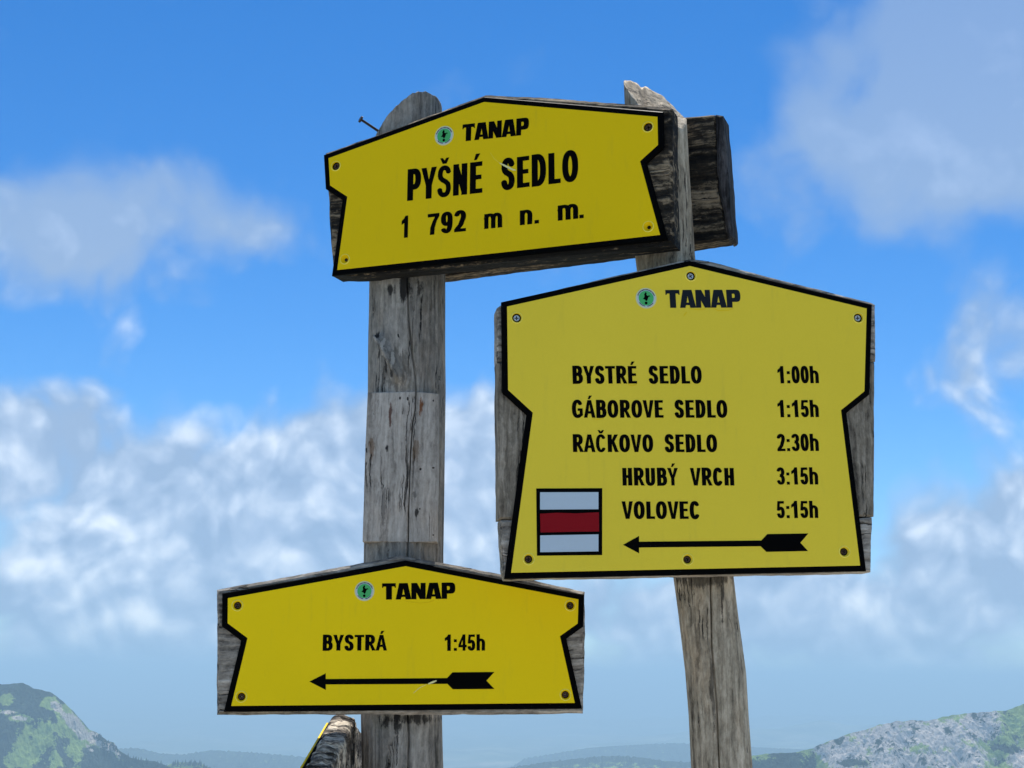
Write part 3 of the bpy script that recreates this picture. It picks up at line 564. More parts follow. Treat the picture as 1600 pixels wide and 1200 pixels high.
col = nb.ramp(fld, [(.38, (.030, .055, .030)), (.5, (.06, .11, .035)), (.58, (.14, .17, .07)), (.66, (.30, .28, .20))])
col = nb.mix(.35, col, nb.ramp(nb.n('ShaderNodeSeparateXYZ', Vector=vor.outputs['Color']).outputs[0], [(.2, (.03, .05, .03)), (.6, (.12, .16, .06)), (.95, (.38, .36, .28))]))
col = nb.mix(nb.mapr(fin, .3, .7, 0, .35), col, (.09, .10, .04))
# unseen pale gravel, added on the saddle to bounce light onto the sign fronts
rad = nb.vmath('LENGTH', tc, out=1)
grv = nb.noise(tc, 24, 5, .7)
near = nb.mapr(nb.math('ADD', rad, nb.math('MULTIPLY', fin, 12.0)), 14, 26, 1, 0)
col = nb.mix(near, col, nb.ramp(grv, [(.3, (.22, .205, .17)), (.5, (.38, .36, .31)), (.7, (.52, .49, .43))]))
nb.put(bs, 'Base__Color', col); bs.inputs['Roughness'].default_value = .95
tag(obj('ground', mk('ground', vs, fs, True), m), 'grassy saddle falling away to a hazy green plain', kind='structure')

def mountain_mat(name, rock, grass, forest):
    m, nb, bs = new_mat(name)
    tc = nb.n('ShaderNodeTexCoord').outputs['Object']
    at_ = nb.n('ShaderNodeAttribute', _attribute_name='cover')
    sp = nb.n('ShaderNodeSeparateColor', Color=at_.outputs['Color']).outputs
    w = nb.noise(nb.vmath('MULTIPLY', tc, (1, 1, .6)), .022, 6, .65); w2 = nb.noise(tc, .12, 4, .65)
    wob = nb.math('ADD', nb.math('MULTIPLY', nb.math('SUBTRACT', w, .5), 2.1), nb.math('MULTIPLY', nb.math('SUBTRACT', w2, .5), .8))
    rk = nb.mapr(nb.math('ADD', sp[0], wob), .42, .58); fo = nb.mapr(nb.math('ADD', sp[1], wob), .42, .58)
    streak = nb.noise(nb.vmath('MULTIPLY', tc, (1, 1, .35)), .11, 6, .7)
    rc = nb.ramp(streak, [(.35, tuple(c*.55 for c in rock)), (.5, rock), (.7, tuple(min(1, c*1.22) for c in rock))])
    gc = nb.mix(nb.mapr(nb.noise(tc, .05, 5, .6), .4, .65), grass, tuple(c*.72 for c in grass))
    fc = nb.mix(nb.mapr(nb.noise(tc, .15, 3, .6), .4, .6), forest, tuple(c*.45 for c in forest))
    col = nb.mix(fo, nb.mix(rk, gc, rc), fc)
    nb.put(bs, 'Base__Color', col); bs.inputs['Roughness'].default_value = .95
    bs.inputs['Specular IOR Level'].default_value = .1
    hh = nb.math('ADD', nb.noise(tc, .06, 6, .7), nb.math('MULTIPLY', nb.noise(tc, .3, 3, .7), .4))
    nb.put(bs, 'Normal', nb.n('ShaderNodeBump', Strength=.9, Distance=7.0, Height=hh).outputs[0])
    return m
def proj(p):
    d = Vector(p)-CAM; z = d.dot(_f)
    return 800+FPX*d.dot(_r)/z, 600-FPX*d.dot(_u)/z
def interp(tab, x):
    if x <= tab[0][0]: return tab[0][1]
    for (a, b), (c, d) in zip(tab, tab[1:]):
        if x <= c: return b+(d-b)*(x-a)/(c-a)
    return tab[-1][1]
def mountain(name, label, ridge, dist, px0, px1, step, mat, cover, slope=.78, spur=70, sx=.006, seed=0, rough=2.2, ks=1.0):
    cols = int((px1-px0)/step); ts = [-1500, -700, -300, -120, -50, -18, 0]
    t = 0; dt = 2.2
    while t < 2400: t += dt; ts.append(t); dt *= 1.022
    ts = [t*ks for t in ts]; vs = []; rows = len(ts)
    for i in range(cols+1):
        px = px0+i*step
        p = at(px, interp(ridge, px), dist + 0*px)
        zr = p.z + 1.5*noise.noise(Vector((p.x*.05, seed, 0)))*rough
        for t in ts:
            if t < 0: z = zr+t*min(.7, slope); y = p.y-t
            else:
                # down the near side: steep crags near the crest, gullies between spurs
                k = min(1, t/(130.0*ks))
                sp_ = 1-abs(noise.noise(Vector((p.x*sx+.12*noise.noise(Vector((p.x*.01, t*.01, seed))), t*.0012, seed))))*2.2
                z = zr - slope*t - (1-sp_)*spur*k
                z += k*12*fbm(p.x*.016, t*.016, seed+5, 5) + min(1, t/25)*5*fbm(p.x*.06, t*.05, seed+2, 4)
                y = p.y-t
            vs.append((p.x, y, max(z, -1400)))
    fs = [(i*rows+j, i*rows+j+1, (i+1)*rows+j+1, (i+1)*rows+j) for i in range(cols) for j in range(rows-1)]
    me = mk(name, vs, fs, False)
    at_ = me.color_attributes.new('cover', 'FLOAT_COLOR', 'POINT')
    buf = []
    for v in vs:
        x, y = proj(v); cc = cover(x, y, interp(ridge, x)); a = cc[0]; b = max(cc[1:]); buf += [a, b, 0, 1]
    at_.data.foreach_set('color', buf)
    return tag(obj(name, me, mat), label, kind='structure')
def blob(x, y, L):
    s = 0
    for (cx, cy, rx, ry) in L: s = max(s, 1.15-.62*math.hypot((x-cx)/rx, (y-cy)/ry))
    return max(0, min(1, s))
RIDGE_L = [(-900, 990), (-500, 1030), (-200, 1072), (-60, 1078), (-8, 1064), (3, 1070), (18, 1068.5), (36, 1067), (52, 1075), (82, 1083), (95, 1093), (112, 1109), (130, 1128), (141, 1141),
           (150, 1143), (162, 1153), (168, 1158), (178, 1160), (186, 1173), (205, 1184), (222, 1188), (240, 1189), (258, 1196), (275, 1206), (330, 1240), (480, 1330)]
def cover_l(x, y, ry):
    rk = blob(x, y, [(88, ry+16, 9, 9), (106, ry+22, 15, 9), (122, ry+16, 18, 13), (136, ry+14, 13, 10), (150, ry+11, 16, 10), (165, ry+10, 10, 8), (178, ry+8, 12, 7), (31, 1122, 14, 4), (12, 1113, 12, 3), (140, ry+30, 7, 4)])
    gr = blob(x, y, [(62, 1146, 26, 17), (46, 1166, 18, 18), (38, 1186, 20, 14), (112, 1150, 10, 20), (118, 1180, 11, 24), (94, 1136, 22, 5), (85, 1190, 12, 12), (72, 1100, 9, 8), (100, 1115, 8, 12), (10, 1093, 10, 7)])
    dk = blob(x, y, [(103, 1160, 6, 16), (72, 1183, 14, 13), (108, 1195, 8, 12), (86, 1147, 7, 4), (70, 1124, 8, 5)])
    return rk, max(.27, .95-gr*1.1-rk*1.05, dk*.75)
mat_l = mountain_mat('mountain_left', (.52, .46, .38), (.27, .38, .09), (.035, .06, .04))
mountain('mountain', 'dark green mountain with pale crags along its right-hand ridge', RIDGE_L, 6000, -420, 440, 1.6, mat_l, cover_l, seed=1.3)
RIDGE_R = [(1040, 1300), (1120, 1215), (1176, 1181), (1200, 1178), (1240, 1176), (1270, 1170), (1281, 1163), (1300, 1156), (1330, 1146), (1352, 1140), (1372, 1133), (1400, 1127), (1425, 1126), (1452, 1126), (1464, 1123),
           (1480, 1119), (1510, 1114), (1545, 1112), (1572, 1110), (1590, 1103), (1604, 1099), (1700, 1085), (2000, 1060), (2500, 1020)]
def cover_r(x, y, ry):
    rk = blob(x, y, [(1320, 1180, 45, 30), (1385, 1150, 60, 26), (1400, 1190, 60, 24), (1470, 1150, 60, 30), (1530, 1130, 34, 24), (1500, 1185, 45, 20), (1597, 1185, 20, 24)])
    fo = blob(x, y, [(1225, 1197, 55, 20), (1268, 1190, 12, 14), (1335, 1192, 34, 7), (1578, 1170, 30, 8)])*.9
    fo = max(fo, .30 + .12*blob(x, y, [(1425, 1168, 40, 12), (1345, 1186, 40, 10), (1465, 1136, 25, 8), (1590, 1130, 30, 20)]))
    return rk, fo
mat_r = mountain_mat('mountain_right', (.56, .51, .46), (.28, .39, .11), (.035, .06, .045))
mountain('mountain', 'pale limestone cliffs below a green shoulder at the right edge', RIDGE_R, 5200, 1000, 2050, 1.7, mat_r, cover_r, slope=.95, spur=45, sx=.012, seed=7.7)
RIDGE_S = [(190, 1290), (240, 1215), (262, 1196), (272, 1191.5), (300, 1191), (312, 1192), (325, 1199), (350, 1215), (420, 1270)]
mountain('hill', 'small rocky knoll at the foot of the left mountain', RIDGE_S, 6900, 190, 420, 1.6, mat_l, lambda x, y, r: (.35, .45), seed=3.1)
# low ranges out on the plain
plain_cover = lambda x, y, r: (.0, .9 if y < r+9 else .6)
mountain('hill', 'low wooded blue range far out on the plain between the posts', [(560, 1300), (640, 1240), (760, 1205), (850, 1191), (905, 1185), (935, 1181.5), (975, 1181), (1005, 1184), (1040, 1189), (1100, 1192), (1200, 1190), (1300, 1215), (1450, 1300)], 9800, 560, 1450, 3, mat_l, plain_cover, slope=.22, spur=25, sx=.0022, seed=11, rough=9, ks=1.7)
mountain('hill', 'second pale range beyond the wooded one', [(700, 1260), (820, 1185), (880, 1175), (920, 1168.5), (960, 1165.5), (990, 1164), (1010, 1162.5), (1060, 1161), (1120, 1164), (1190, 1168), (1280, 1172), (1400, 1230)], 16000, 700, 1400, 3, mat_l, lambda x, y, r: (.0, .8), slope=.16, spur=30, sx=.0015, seed=14, rough=12, ks=3)
mountain('hill', 'low hazy range on the plain behind the small knoll', [(60, 1260), (170, 1170), (215, 1169), (250, 1177), (285, 1179), (330, 1172), (400, 1176), (480, 1183), (560, 1190), (650, 1260)], 13000, 60, 650, 3, mat_l, lambda x, y, r: (.0, .8), slope=.16, spur=30, sx=.0015, seed=17, rough=12, ks=3)
# conifers on the falling ridge of the left mountain: a far-off wood
vs = []; fs = []
rr = random.Random(5)
for i in range(420):
    px = rr.uniform(150, 268) if i < 300 else rr.uniform(268, 330)
    base = interp(RIDGE_L if i < 300 else RIDGE_S, px)
    p = at(px, base+1.5+rr.random()*(14 if i < 300 else 6), 5985 if i < 300 else 6890)
    h = rr.uniform(8, 17) if rr.random() < .8 else 22; w = h*rr.uniform(.16, .24); b = len(vs)
    if px < 200: h *= .55
    lean = rr.uniform(-.6, .6)
    for k in range(6):
        a = k*math.pi/3; vs.append((p.x+w*math.cos(a), p.y+w*math.sin(a), p.z-1))
    vs.append((p.x+lean, p.y, p.z+h)); fs += [(b+k, b+(k+1) % 6, b+6) for k in range(6)]
m, nb, bs = new_mat('far_conifers'); bs.inputs['Base Color'].default_value = (.03, .05, .035, 1); bs.inputs['Roughness'].default_value = .95
tag(obj('conifer_wood', mk('conifer_wood', vs, fs), m), 'dark conifers dotted along the lower left ridge', 'trees', kind='stuff')

# haze: even pale air over the whole land, the camera inside it
HZ = 140000.0
hv = [(x, y, z) for z in (-2700, HAZE_TOP) for x, y in ((-HZ, -HZ), (HZ, -HZ), (HZ, HZ), (-HZ, HZ))]
hf = [(0, 3, 2, 1), (4, 5, 6, 7), (0, 1, 5, 4), (1, 2, 6, 5), (2, 3, 7, 6), (3, 0, 4, 7)]
hm = bpy.data.materials.new('haze'); hm.use_nodes = True; hm.node_tree.nodes.clear()
nb = NB(hm.node_tree); o_ = nb.n('ShaderNodeOutputMaterial')
pv = nb.n('ShaderNodeVolumePrincipled', Density=HAZE_D, Anisotropy=0.0); pv.inputs['Color'].default_value = (*HAZE_C, 1)
hm.node_tree.links.new(pv.outputs[0], o_.inputs['Volume'])
tag(obj('haze', mk('haze', hv, hf), hm), 'pale blue haze lying over the valley and far hills', 'haze', kind='stuff')

# ================================================================== posts
def make_post(label, sil, Yc, cut, kcut, mats, groove=None, knots=(), zcutlow=None, seed=0.0, group='weathered signposts'):
    prof = []
    for py, l, r_ in sil:
        a, b = at(l, py, Yc), at(r_, py, Yc); prof.append(((a.z+b.z)/2, (a.x+b.x)/2, (b.x-a.x)/2))
    prof.sort()
    z0, x0, r0 = prof[0]; z1, x1, r1 = prof[1]
    sl = (x1-x0)/(z1-z0)
    prof.insert(0, (-.25, x0-sl*.35*(z0+.25), r0*1.06))
    zs = [p[0] for p in prof]
    def cen(z):
        return interp([(p[0], p[1]) for p in prof], z), interp([(p[0], p[2]) for p in prof], z)
    bx, _ = cen(0.0)
    root = thing('wooden_post', label, 'post', Matrix.Translation((bx, Yc, 0)), group)
    th = []; a = -180.0
    while a < 180: th.append(R(a)); a += 1.0 if abs(a+.5) < 85 else 5.0
    gz = None
    if groove: gz = sorted((at(x, y, Yc-.06).z, at(x, y, Yc-.06).x) for x, y in groove)
    kn = [(at(x, y, Yc-.05), at(x2, y2, Yc-.05), w, h) for x, y, x2, y2, w, h in knots]
    def surf(t, z, zp=None):
        xc, r = cen(z if zp is None else zp)
        ct, st = math.cos(t), math.sin(t)
        rr_ = r*(1+.018*noise.noise(Vector((ct*1.3, st*1.3, z*2.2+seed))))
        rr_ += .0011*noise.noise(Vector((ct*9, st*9, z*4+seed))) + .0007*noise.noise(Vector((ct*26, st*26, z*6+seed)))
        x = xc+rr_*st
        if gz and ct > 0:
            gx = interp(gz, z); tg = math.asin(max(-1, min(1, (gx-xc)/r)))
            if gz[0][0]-.02 < z < gz[-1][0]+.02: rr_ -= .009*math.exp(-(((t-tg)*r)/.0011)**2)
        for A, B, w, h in kn:
            if ct > 0:
                dx, dz = B.x-A.x, B.z-A.z; l2 = dx*dx+dz*dz
                k = max(0, min(1, ((x-A.x)*dx+(z-A.z)*dz)/l2)); q = math.hypot(x-A.x-dx*k, z-A.z-dz*k)
                side = (x-A.x)*dz-(z-A.z)*dx
                ww = w*(.35+.65*k) * (1.0 if side < 0 else .62)
                rr_ += h*math.exp(-(q/ww)**2)*(1-.55*k)
                rr_ += .0015*math.exp(-(q/(ww*2.5))**2)*math.sin(q*900)
        return (xc+rr_*st-bx, -rr_*ct, z)
    zl = zcutlow
    rows = []; z = -.25
    while z < 1.3: rows.append(z); z += .05
    while z < zl: rows.append(z); z += .0042
    rows.append(zl)
    V = []; n = len(th)
    for z in rows: V += [surf(t, z) for t in th]
    def ztop(x, y):
        X = x+bx; xc, r = cen(cut(X)); yb = math.sqrt(max(0, r*r-(X-xc)**2))
        z = cut(X) + (.37*yb + kcut*min(0, y-yb) if kcut > .5 else kcut*(y+yb))
        return z + .0016*noise.noise(Vector((x*220, y*90, seed))) + .0022*noise.noise(Vector((x*70, y*40, seed)))
    K = 24
    tops = []
    for t in th:
        z = zl+.02
        for _ in range(6):
            p = surf(t, z); z = ztop(p[0], p[1])
        tops.append(max(z, zl+.001))
    for k in range(1, K+1):
        for t, zt in zip(th, tops):
            z = zl+(zt-zl)*k/K; V.append(surf(t, z))
    nr = len(rows)+K
    F = [(j*n+i, j*n+(i+1) % n, (j+1)*n+(i+1) % n, (j+1)*n+i) for j in range(nr-1) for i in range(n)]
    # cut top
    rim = V[-n:]; cx = sum(p[0] for p in rim)/n; cy = sum(p[1] for p in rim)/n
    KR = 14
    for k in range(1, KR):
        s = 1-k/KR
        for p in rim:
            x = cx+(p[0]-cx)*s; y = cy+(p[1]-cy)*s
            z = ztop(x, y) + .0022*noise.noise(Vector((x*160, y*50, seed))) + .0016*noise.noise(Vector((x*400, y*60, seed)))
            V.append((x, y, z))
    V.append((cx, cy, ztop(cx, cy)))
    last = len(V)-1
    for k in range(KR-1):
        F += [((nr-1+k)*n+i, (nr-1+k)*n+(i+1) % n, (nr+k)*n+(i+1) % n, (nr+k)*n+i) for i in range(n)]
    b = (nr-1+KR-1)*n
    F += [(b+i, b+(i+1) % n, last) for i in range(n)]
    me = mk('log', V, F, True)
    me.materials.append(mats)
    obj('log', me, None, root, None)
    return root, bx, cen

ctx1 = sorted((at(x, y, 2.5).x, at(x, y, 2.445).z) for x, y in [(576, 232), (592, 206), (604, 190), (620, 173), (635, 160), (648, 150), (660, 145), (676, 143), (685, 144), (690, 147), (694, 155)])
post1, bx1, cen1 = make_post('round grey post on the left with a flat planed patch between two signs',
    [(130, 579, 690), (200, 578, 691), (440, 578, 695), (613, 575, 696), (850, 568, 693), (1110, 564, 691), (1200, 566, 693)], 2.50,
    lambda x: interp(ctx1, x)+.001, .2, M['post_left'],
    groove=[(637, 436), (639, 500), (644, 545), (650, 590), (651, 612), (645, 660), (640, 760), (638, 850), (637, 880), (637, 1110), (640, 1150), (638, 1210)],
    knots=[(595, 528, 621, 592, .011, .021)], zcutlow=at(600, 236, 2.5).z, seed=0.4)
ctx2 = sorted((at(x, y, 2.35).x, at(x, y, 2.35).z) for x, y in [(972, 126), (978, 123.5), (986, 123.5), (1000, 128), (1006, 136), (1011, 131), (1022, 138), (1040, 149), (1054, 161), (1062, 172), (1070, 182), (1080, 200)])
post2, bx2, cen2 = make_post('brown-grey post on the right leaning left with a slanting cut top',
    [(115, 974, 1067), (180, 977, 1072), (300, 985, 1079), (400, 993, 1085), (560, 1012, 1103), (730, 1033, 1124), (900, 1052, 1146), (960, 1060, 1153), (1050, 1071, 1165), (1120, 1077, 1169), (1200, 1081, 1175)], 2.35,
    lambda x: interp(ctx2, x), .92, M['post_right'],
    groove=[(1112, 900), (1114, 1010), (1122, 1100), (1126, 1210)], zcutlow=at(1030, 330, 2.35).z, seed=5.4)

# water stains and painted-in shade under the signs, damp streaks and paler patches
def stain_and_shade(root, base, L, Yc, bx, **kw):
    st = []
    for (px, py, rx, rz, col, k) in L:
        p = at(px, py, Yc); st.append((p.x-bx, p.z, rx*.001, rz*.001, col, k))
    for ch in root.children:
        if ch.name.startswith('log'): ch.data.materials[0] = wood_mat(base, 2, stain_shade=st, **kw)
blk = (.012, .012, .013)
stain_and_shade(post1, 'wood_post_left', [(632, 446, 12, 34, blk, .95), (612, 452, 8, 14, blk, .9), (655, 448, 10, 16, blk, .8), (620, 580, 26, 40, (.10, .09, .075), .5), (589, 523, 4, 9, blk, .95), (591, 548, 3.5, 16, blk, .85), (603, 572, 3, 14, blk, .8), (613, 586, 4, 8, blk, .8), (599, 540, 4, 14, (.55, .53, .49), .7), (614, 566, 3.5, 18, (.50, .48, .44), .7), (622, 525, 1.6, 3.5, blk, .95), (601, 543, 1.5, 3, blk, .95),
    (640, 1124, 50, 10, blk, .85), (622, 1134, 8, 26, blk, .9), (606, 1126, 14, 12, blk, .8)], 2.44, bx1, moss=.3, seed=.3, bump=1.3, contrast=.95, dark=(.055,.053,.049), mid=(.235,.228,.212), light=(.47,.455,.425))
stain_and_shade(post2, 'wood_post_right', [(1095, 905, 60, 14, blk, .7), (1128, 925, 3, 60, blk, .8), (1112, 1080, 3, 70, blk, .6), (1010, 168, 26, 10, (.62, .60, .57), .8), (1035, 182, 20, 9, (.62, .60, .57), .8), (1045, 152, 22, 7, (.03, .028, .026), .8), (990, 128, 16, 6, (.03, .028, .026), .8)], 2.31, bx2, seed=2.1, bump=1.4, contrast=1.05, dark=(.055,.046,.035), mid=(.31,.275,.215), light=(.62,.56,.46), moss=.15)  # first dark blob paints the shade just below the big sign

# planed patch on the left post: two halves either side of the long check
Yf = 2.50-.0690
def planed(pts_front, mat, parent, bx, back):
    g = Geo(); pts = [(at(x, y, Yf).x-bx, at(x, y, Yf).z) for x, y in pts_front]
    g.prism(jagged(ccw(pts), .004, .00022, 3), 2.5-Yf-back, 2.5-Yf, bevel=.0008)
    o = obj('planed_face', g.mesh('planed_face'), mat, None); o.parent = parent; return o
ck = [(650, 612), (649, 640), (645, 660), (641.5, 710), (640, 760), (638.5, 800), (638, 847)]
def pst(px, py, rx, rz, col, k):
    p = at(px, py, Yf); return (p.x-bx1, p.z, rx*.001, rz*.001, col, k)
mp = wood_mat('wood_planed', 2, seed=4.0, bump=.8, contrast=1.0, fine=1.1, dark=(.10,.095,.088), mid=(.35,.34,.325), light=(.56,.55,.53),
    stain_shade=[pst(657, 634, 3.5, 20, (.16, .06, .02), .95), pst(610, 650, 3, 26, (.08, .03, .02), .85), pst(582, 700, 6, 22, (.15, .09, .05), .6), pst(652, 700, 7, 22, (.14, .09, .05), .6),
           pst(604, 700, 3.5, 8, (.02, .02, .02), .9), pst(651, 800, 4, 9, (.02, .02, .02), .9), pst(650, 772, 5, 8, (.12, .12, .12), .8), pst(600, 790, 4, 40, (.12, .115, .11), .7)])
L_ = [(574.5, 613.5)] + [(x-1.0, y) for x, y in ck] + [(566.5, 846), (568, 800), (570, 720)]
R_ = [(x+1.0, y) for x, y in ck] + [(683, 846.5), (684, 760), (685, 615)]
planed(L_, mp, post1, bx1, .034); planed(R_[:7]+R_[7:], mp, post1, bx1, .034)
# rusty streak, dark discs standing in for old nail holes
def dots(parent, bx, Y, Yc, L, name='nail_hole_disc', mat='iron'):
    for (x, y, rx, rz) in L:
        p = at(x, y, Y); g = Geo()
        g.prism([(p.x-bx+rx*.0011*math.cos(a*.7854+.4), p.z+rz*.0011*math.sin(a*.7854+.4)) for a in range(8)], Yc-Y-.003, Yc-Y+.0003, bevel=.0003, back=False)
        obj(name, g.mesh(name), M[mat], parent)
dots(post1, bx1, Yf, 2.5, [(625, 622, 1.6, 2.6), (637, 623, 1.5, 3.2), (677, 626, 1.2, 1.8), (604, 700, 2.0, 2.6), (657, 733, 1.8, 2.2), (677, 731, 2.2, 1.4), (656, 795, 1.0, 1.6), (677, 836, 1.3, 1.3)])
# bent nail at the head of the left post
def tube(path, rad, n=10):
    V = []; F = []
    for i, p in enumerate(path):
        p = Vector(p); d = (Vector(path[min(i+1, len(path)-1)])-Vector(path[max(i-1, 0)])).normalized()
        s = d.cross(Vector((0, 1, .2))).normalized(); t = d.cross(s)
        r_ = rad[i] if isinstance(rad, (list, tuple)) else rad
        V += [tuple(p+s*r_*math.cos(2*math.pi*k/n)+t*r_*math.sin(2*math.pi*k/n)) for k in range(n)]
    for i in range(len(path)-1): F += [(i*n+k, i*n+(k+1) % n, (i+1)*n+(k+1) % n, (i+1)*n+k) for k in range(n)]
    F.append(tuple(range(n))[::-1]); F.append(tuple(range((len(path)-1)*n, len(path)*n)))
    return V, F
off = Vector((bx1, 2.5, 0))
pth = [at(612, 216, 2.50)-off, at(593, 206, 2.485)-off, at(578, 196, 2.475)-off, at(566.2, 188.2, 2.465)-off, at(564.8, 187.4, 2.4645)-off, at(564.6, 187.2, 2.4643)-off, at(562.4, 185.9, 2.463)-off]
V_, F_ = tube([tuple(p) for p in pth], [.0024, .0024, .0023, .0023, .0024, .0062, .0060], 12)
obj('nail', mk('nail', V_, F_), M['iron'], post1)

# ================================================================== signs
def sign_frame(px, py, Y, yaw, back):
    """frame whose origin is the back of the board at its lower edge; (px,py) lies on the
    panel front, 'back' in front of the origin plane"""
    p = at(px, py, Y); h = Vector((math.sin(yaw), -math.cos(yaw), 0))
    return Frame(p-h*back, yaw)
TB, TP = .042, .048
# ---- top sign
yaw1 = R(-19.9)
f1 = sign_frame(780, 405, 2.397-(-.0196+.217)*.362, yaw1, TP)
s1 = thing('direction_sign', 'topmost yellow sign, set at an angle, reading PYŠNÉ SEDLO 1 792 m n. m.', 'sign', f1.matrix(), 'yellow trail signs')
U = lambda f, pts, d: [f.uv(x, y, d) for x, y in pts]
plank(s1, M['board_top'], U(f1, [(506.5, 238), (600, 205), (700, 167.5), (757, 147), (850, 151), (920, 157), (1000, 162), (1049, 168), (1050, 290), (1053, 381), (900, 397), (760, 410), (640, 422), (577, 429), (519, 431), (514, 360), (511, 300)], TB), 0, TB, bevel=.006, amp=.0011, seed=3)
P1 = [(756.5, 151), (1036, 174.5), (1037, 229.5), (1010, 254), (1043, 374.5), (780, 403.5), (518, 431), (534.5, 312), (508.5, 295), (505.5, 242)]
H1 = [(525, 259.5, 'dark'), (1012.5, 198.5, 'dark'), (539, 405, 'dimple'), (1013, 354, 'dimple')]
p1 = panel(s1, f1, P1, TP, M['yellow_a'], .0092, H1)
D1 = TP+.0005
lettering(p1, f1, [[('PYŠNÉ', (636, 314), (753.5, 301), (633.5, 266)), ('SEDLO', (783, 297), (903.5, 282.5), (781, 249))]], D1, 'place_name', M['ink'])
lettering(p1, f1, [[('1', (627, 372), (637, 371), (625, 338)), ('792', (668, 367.5), (728, 361), (666, 334.5)), ('m', (756, 358), (784.5, 355), (753.5, 326.5)), ('n.', (812, 352), (842, 348.7), (809.5, 321)), ('m.', (871, 345), (912, 340.5), (868, 313)) ]], D1, 'altitude', M['ink'])
lettering(p1, f1, [[('TANAP', (722, 221), (826, 210), (719.5, 195))]], D1, 'park_name', M['ink'], True)
emblem(p1, f1, 694, 212, 15, D1)
scratch(p1, f1, [(766, 238), (772, 248), (780, 254), (788, 257)], 1.2, D1, M['yellow_b'])
scratch(p1, f1, [(781, 255), (787, 258), (795, 262), (801, 265), (806, 266)], 3.2, D1+.0004)
# ---- sign on the left post, lowest
yaw3 = R(2.6)
f3 = sign_frame(632, 1112, 2.388, yaw3, TP)
s3 = thing('direction_sign', 'lowest yellow sign, on the left post, reading BYSTRÁ 1:45h', 'sign', f3.matrix(), 'yellow trail signs')
plank(s3, M['board'], U(f3, [(338.5, 921.5), (450, 901), (560, 880.5), (626, 868), (700, 881), (800, 900), (914, 924.5), (914, 1020), (911, 1115), (760, 1117), (560, 1116.5), (338.5, 1117), (339, 1000)], TB), 0, TB, bevel=.0045, amp=.0009, seed=11)
P3 = [(634, 875.5), (913, 929), (911.5, 979), (885, 998), (909.5, 1107.5), (630, 1110), (349.5, 1112.5), (376.5, 1001), (346.5, 978.5), (347, 927)]
H3 = [(371, 946, 'rusty'), (891, 946, 'rusty'), (377, 1088.5, 'rusty'), (883.5, 1085.5, 'rusty')]
p3 = panel(s3, f3, P3, TP, M['yellow_c'], .0092, H3)
lettering(p3, f3, [[('BYSTRÁ', (504, 1016.5), (604.5, 1016.5), (504, 992))]], D1, 'destination_name', M['ink'])
lettering(p3, f3, [[('1:45h', (695, 1017), (758, 1016.5), (695, 991.5))]], D1, 'walking_time', M['ink'])
lettering(p3, f3, [[('TANAP', (597, 937), (711.5, 935.5), (597, 911.5))]], D1, 'park_name', M['ink'], True)
emblem(p3, f3, 569.5, 923.5, 15.5, D1)
arrow(p3, f3, [(483.5, 1065), (509, 1052), (509, 1061), (698.5, 1059.5), (707, 1050.5), (772.5, 1050), (760, 1063.5), (772.5, 1076.5), (707.5, 1077), (699, 1068.5), (509, 1069.5), (509, 1078)], D1, M['ink'])
scratch(p3, f3, [(669, 1068.5), (676, 1066), (682, 1063.5)], 3.2, D1+.0004)
scratch(p3, f3, [(646, 1083), (655, 1075), (666, 1069.5)], .8, D1)
scratch(p3, f3, [(632, 939), (645, 941.3), (658, 942.3), (670, 941), (678, 938.5)], 1.0, D1, M['yellow_a'])
# ---- big sign on the right post
yaw2 = R(6.5)
f2 = sign_frame(1075, 900, 2.250, yaw2, TP)
s2 = thing('direction_sign', 'largest yellow sign, on the right post, listing five destinations beside a red stripe mark', 'sign', f2.matrix(), 'yellow trail signs')
plank(s2, M['board'], U(f2, [(776.5, 481), (790, 471.5), (930, 438), (1078, 404.5), (1110, 408), (1200, 432), (1363, 473), (1368, 476), (1368.3, 564.5), (777, 564.5)], TB), 0, TB, amp=.0006, seed=21)
plank(s2, M['board_up'], U(f2, [(776.7, 566), (1367, 566), (1366, 807), (779, 811)], TB), 0, TB, seed=23, amp=.0007)
plank(s2, M['board'], U(f2, [(782, 812.5), (1363.5, 808.5), (1361.5, 894), (1100, 899), (790, 905), (786, 890)], TB), 0, TB-.001, seed=25, amp=.0011)
P2 = [(1077.5, 407), (1362.8, 475.6), (1359, 616), (1323, 645), (1353.8, 892.5), (1070, 898.5), (788, 904.5), (823, 648), (785, 613), (783.3, 472)]
H2 = [(807.5, 496.5, 'steel'), (1079.5, 431, 'steel'), (1341, 496.5, 'steel'), (826, 873.5, 'rusty'), (1074.5, 874, 'rusty'), (1319.5, 862, 'rusty')]
p2 = panel(s2, f2, P2, TP, M['yellow_b'], .0088, H2)
def rows2(t, xs, base, time, tx, tb):
    ws = t.split(' ')
    lettering(p2, f2, [[(w, (x0, base), (x1, base), (x0, base-27.5)) for w, (x0, x1) in zip(ws, xs)]], D1, 'destination_name', M['ink'])
    lettering(p2, f2, [[(time, (tx[0], tb), (tx[1], tb-.4), (tx[0], tb-27))]], D1, 'walking_time', M['ink'])
rows2('BYSTRÉ SEDLO', [(895, 995.5), (1014, 1097)], 599.3, '1:00h', (1216, 1280), 599)
rows2('GÁBOROVE SEDLO', [(894, 1037), (1054.5, 1137)], 652.6, '1:15h', (1216, 1280), 652)
rows2('RAČKOVO SEDLO', [(895.5, 1021), (1039, 1121)], 706.3, '2:30h', (1215, 1280), 705)
rows2('HRUBÝ VRCH', [(973, 1060), (1079, 1147.5)], 758.6, '3:15h', (1214.5, 1279), 757.3)
rows2('VOLOVEC', [(972, 1093)], 810.8, '5:15h', (1214.5, 1279), 809.7)
lettering(p2, f2, [[('TANAP', (1041, 481), (1158, 480.5), (1041, 453))]], D1, 'park_name', M['ink_gloss'], True)
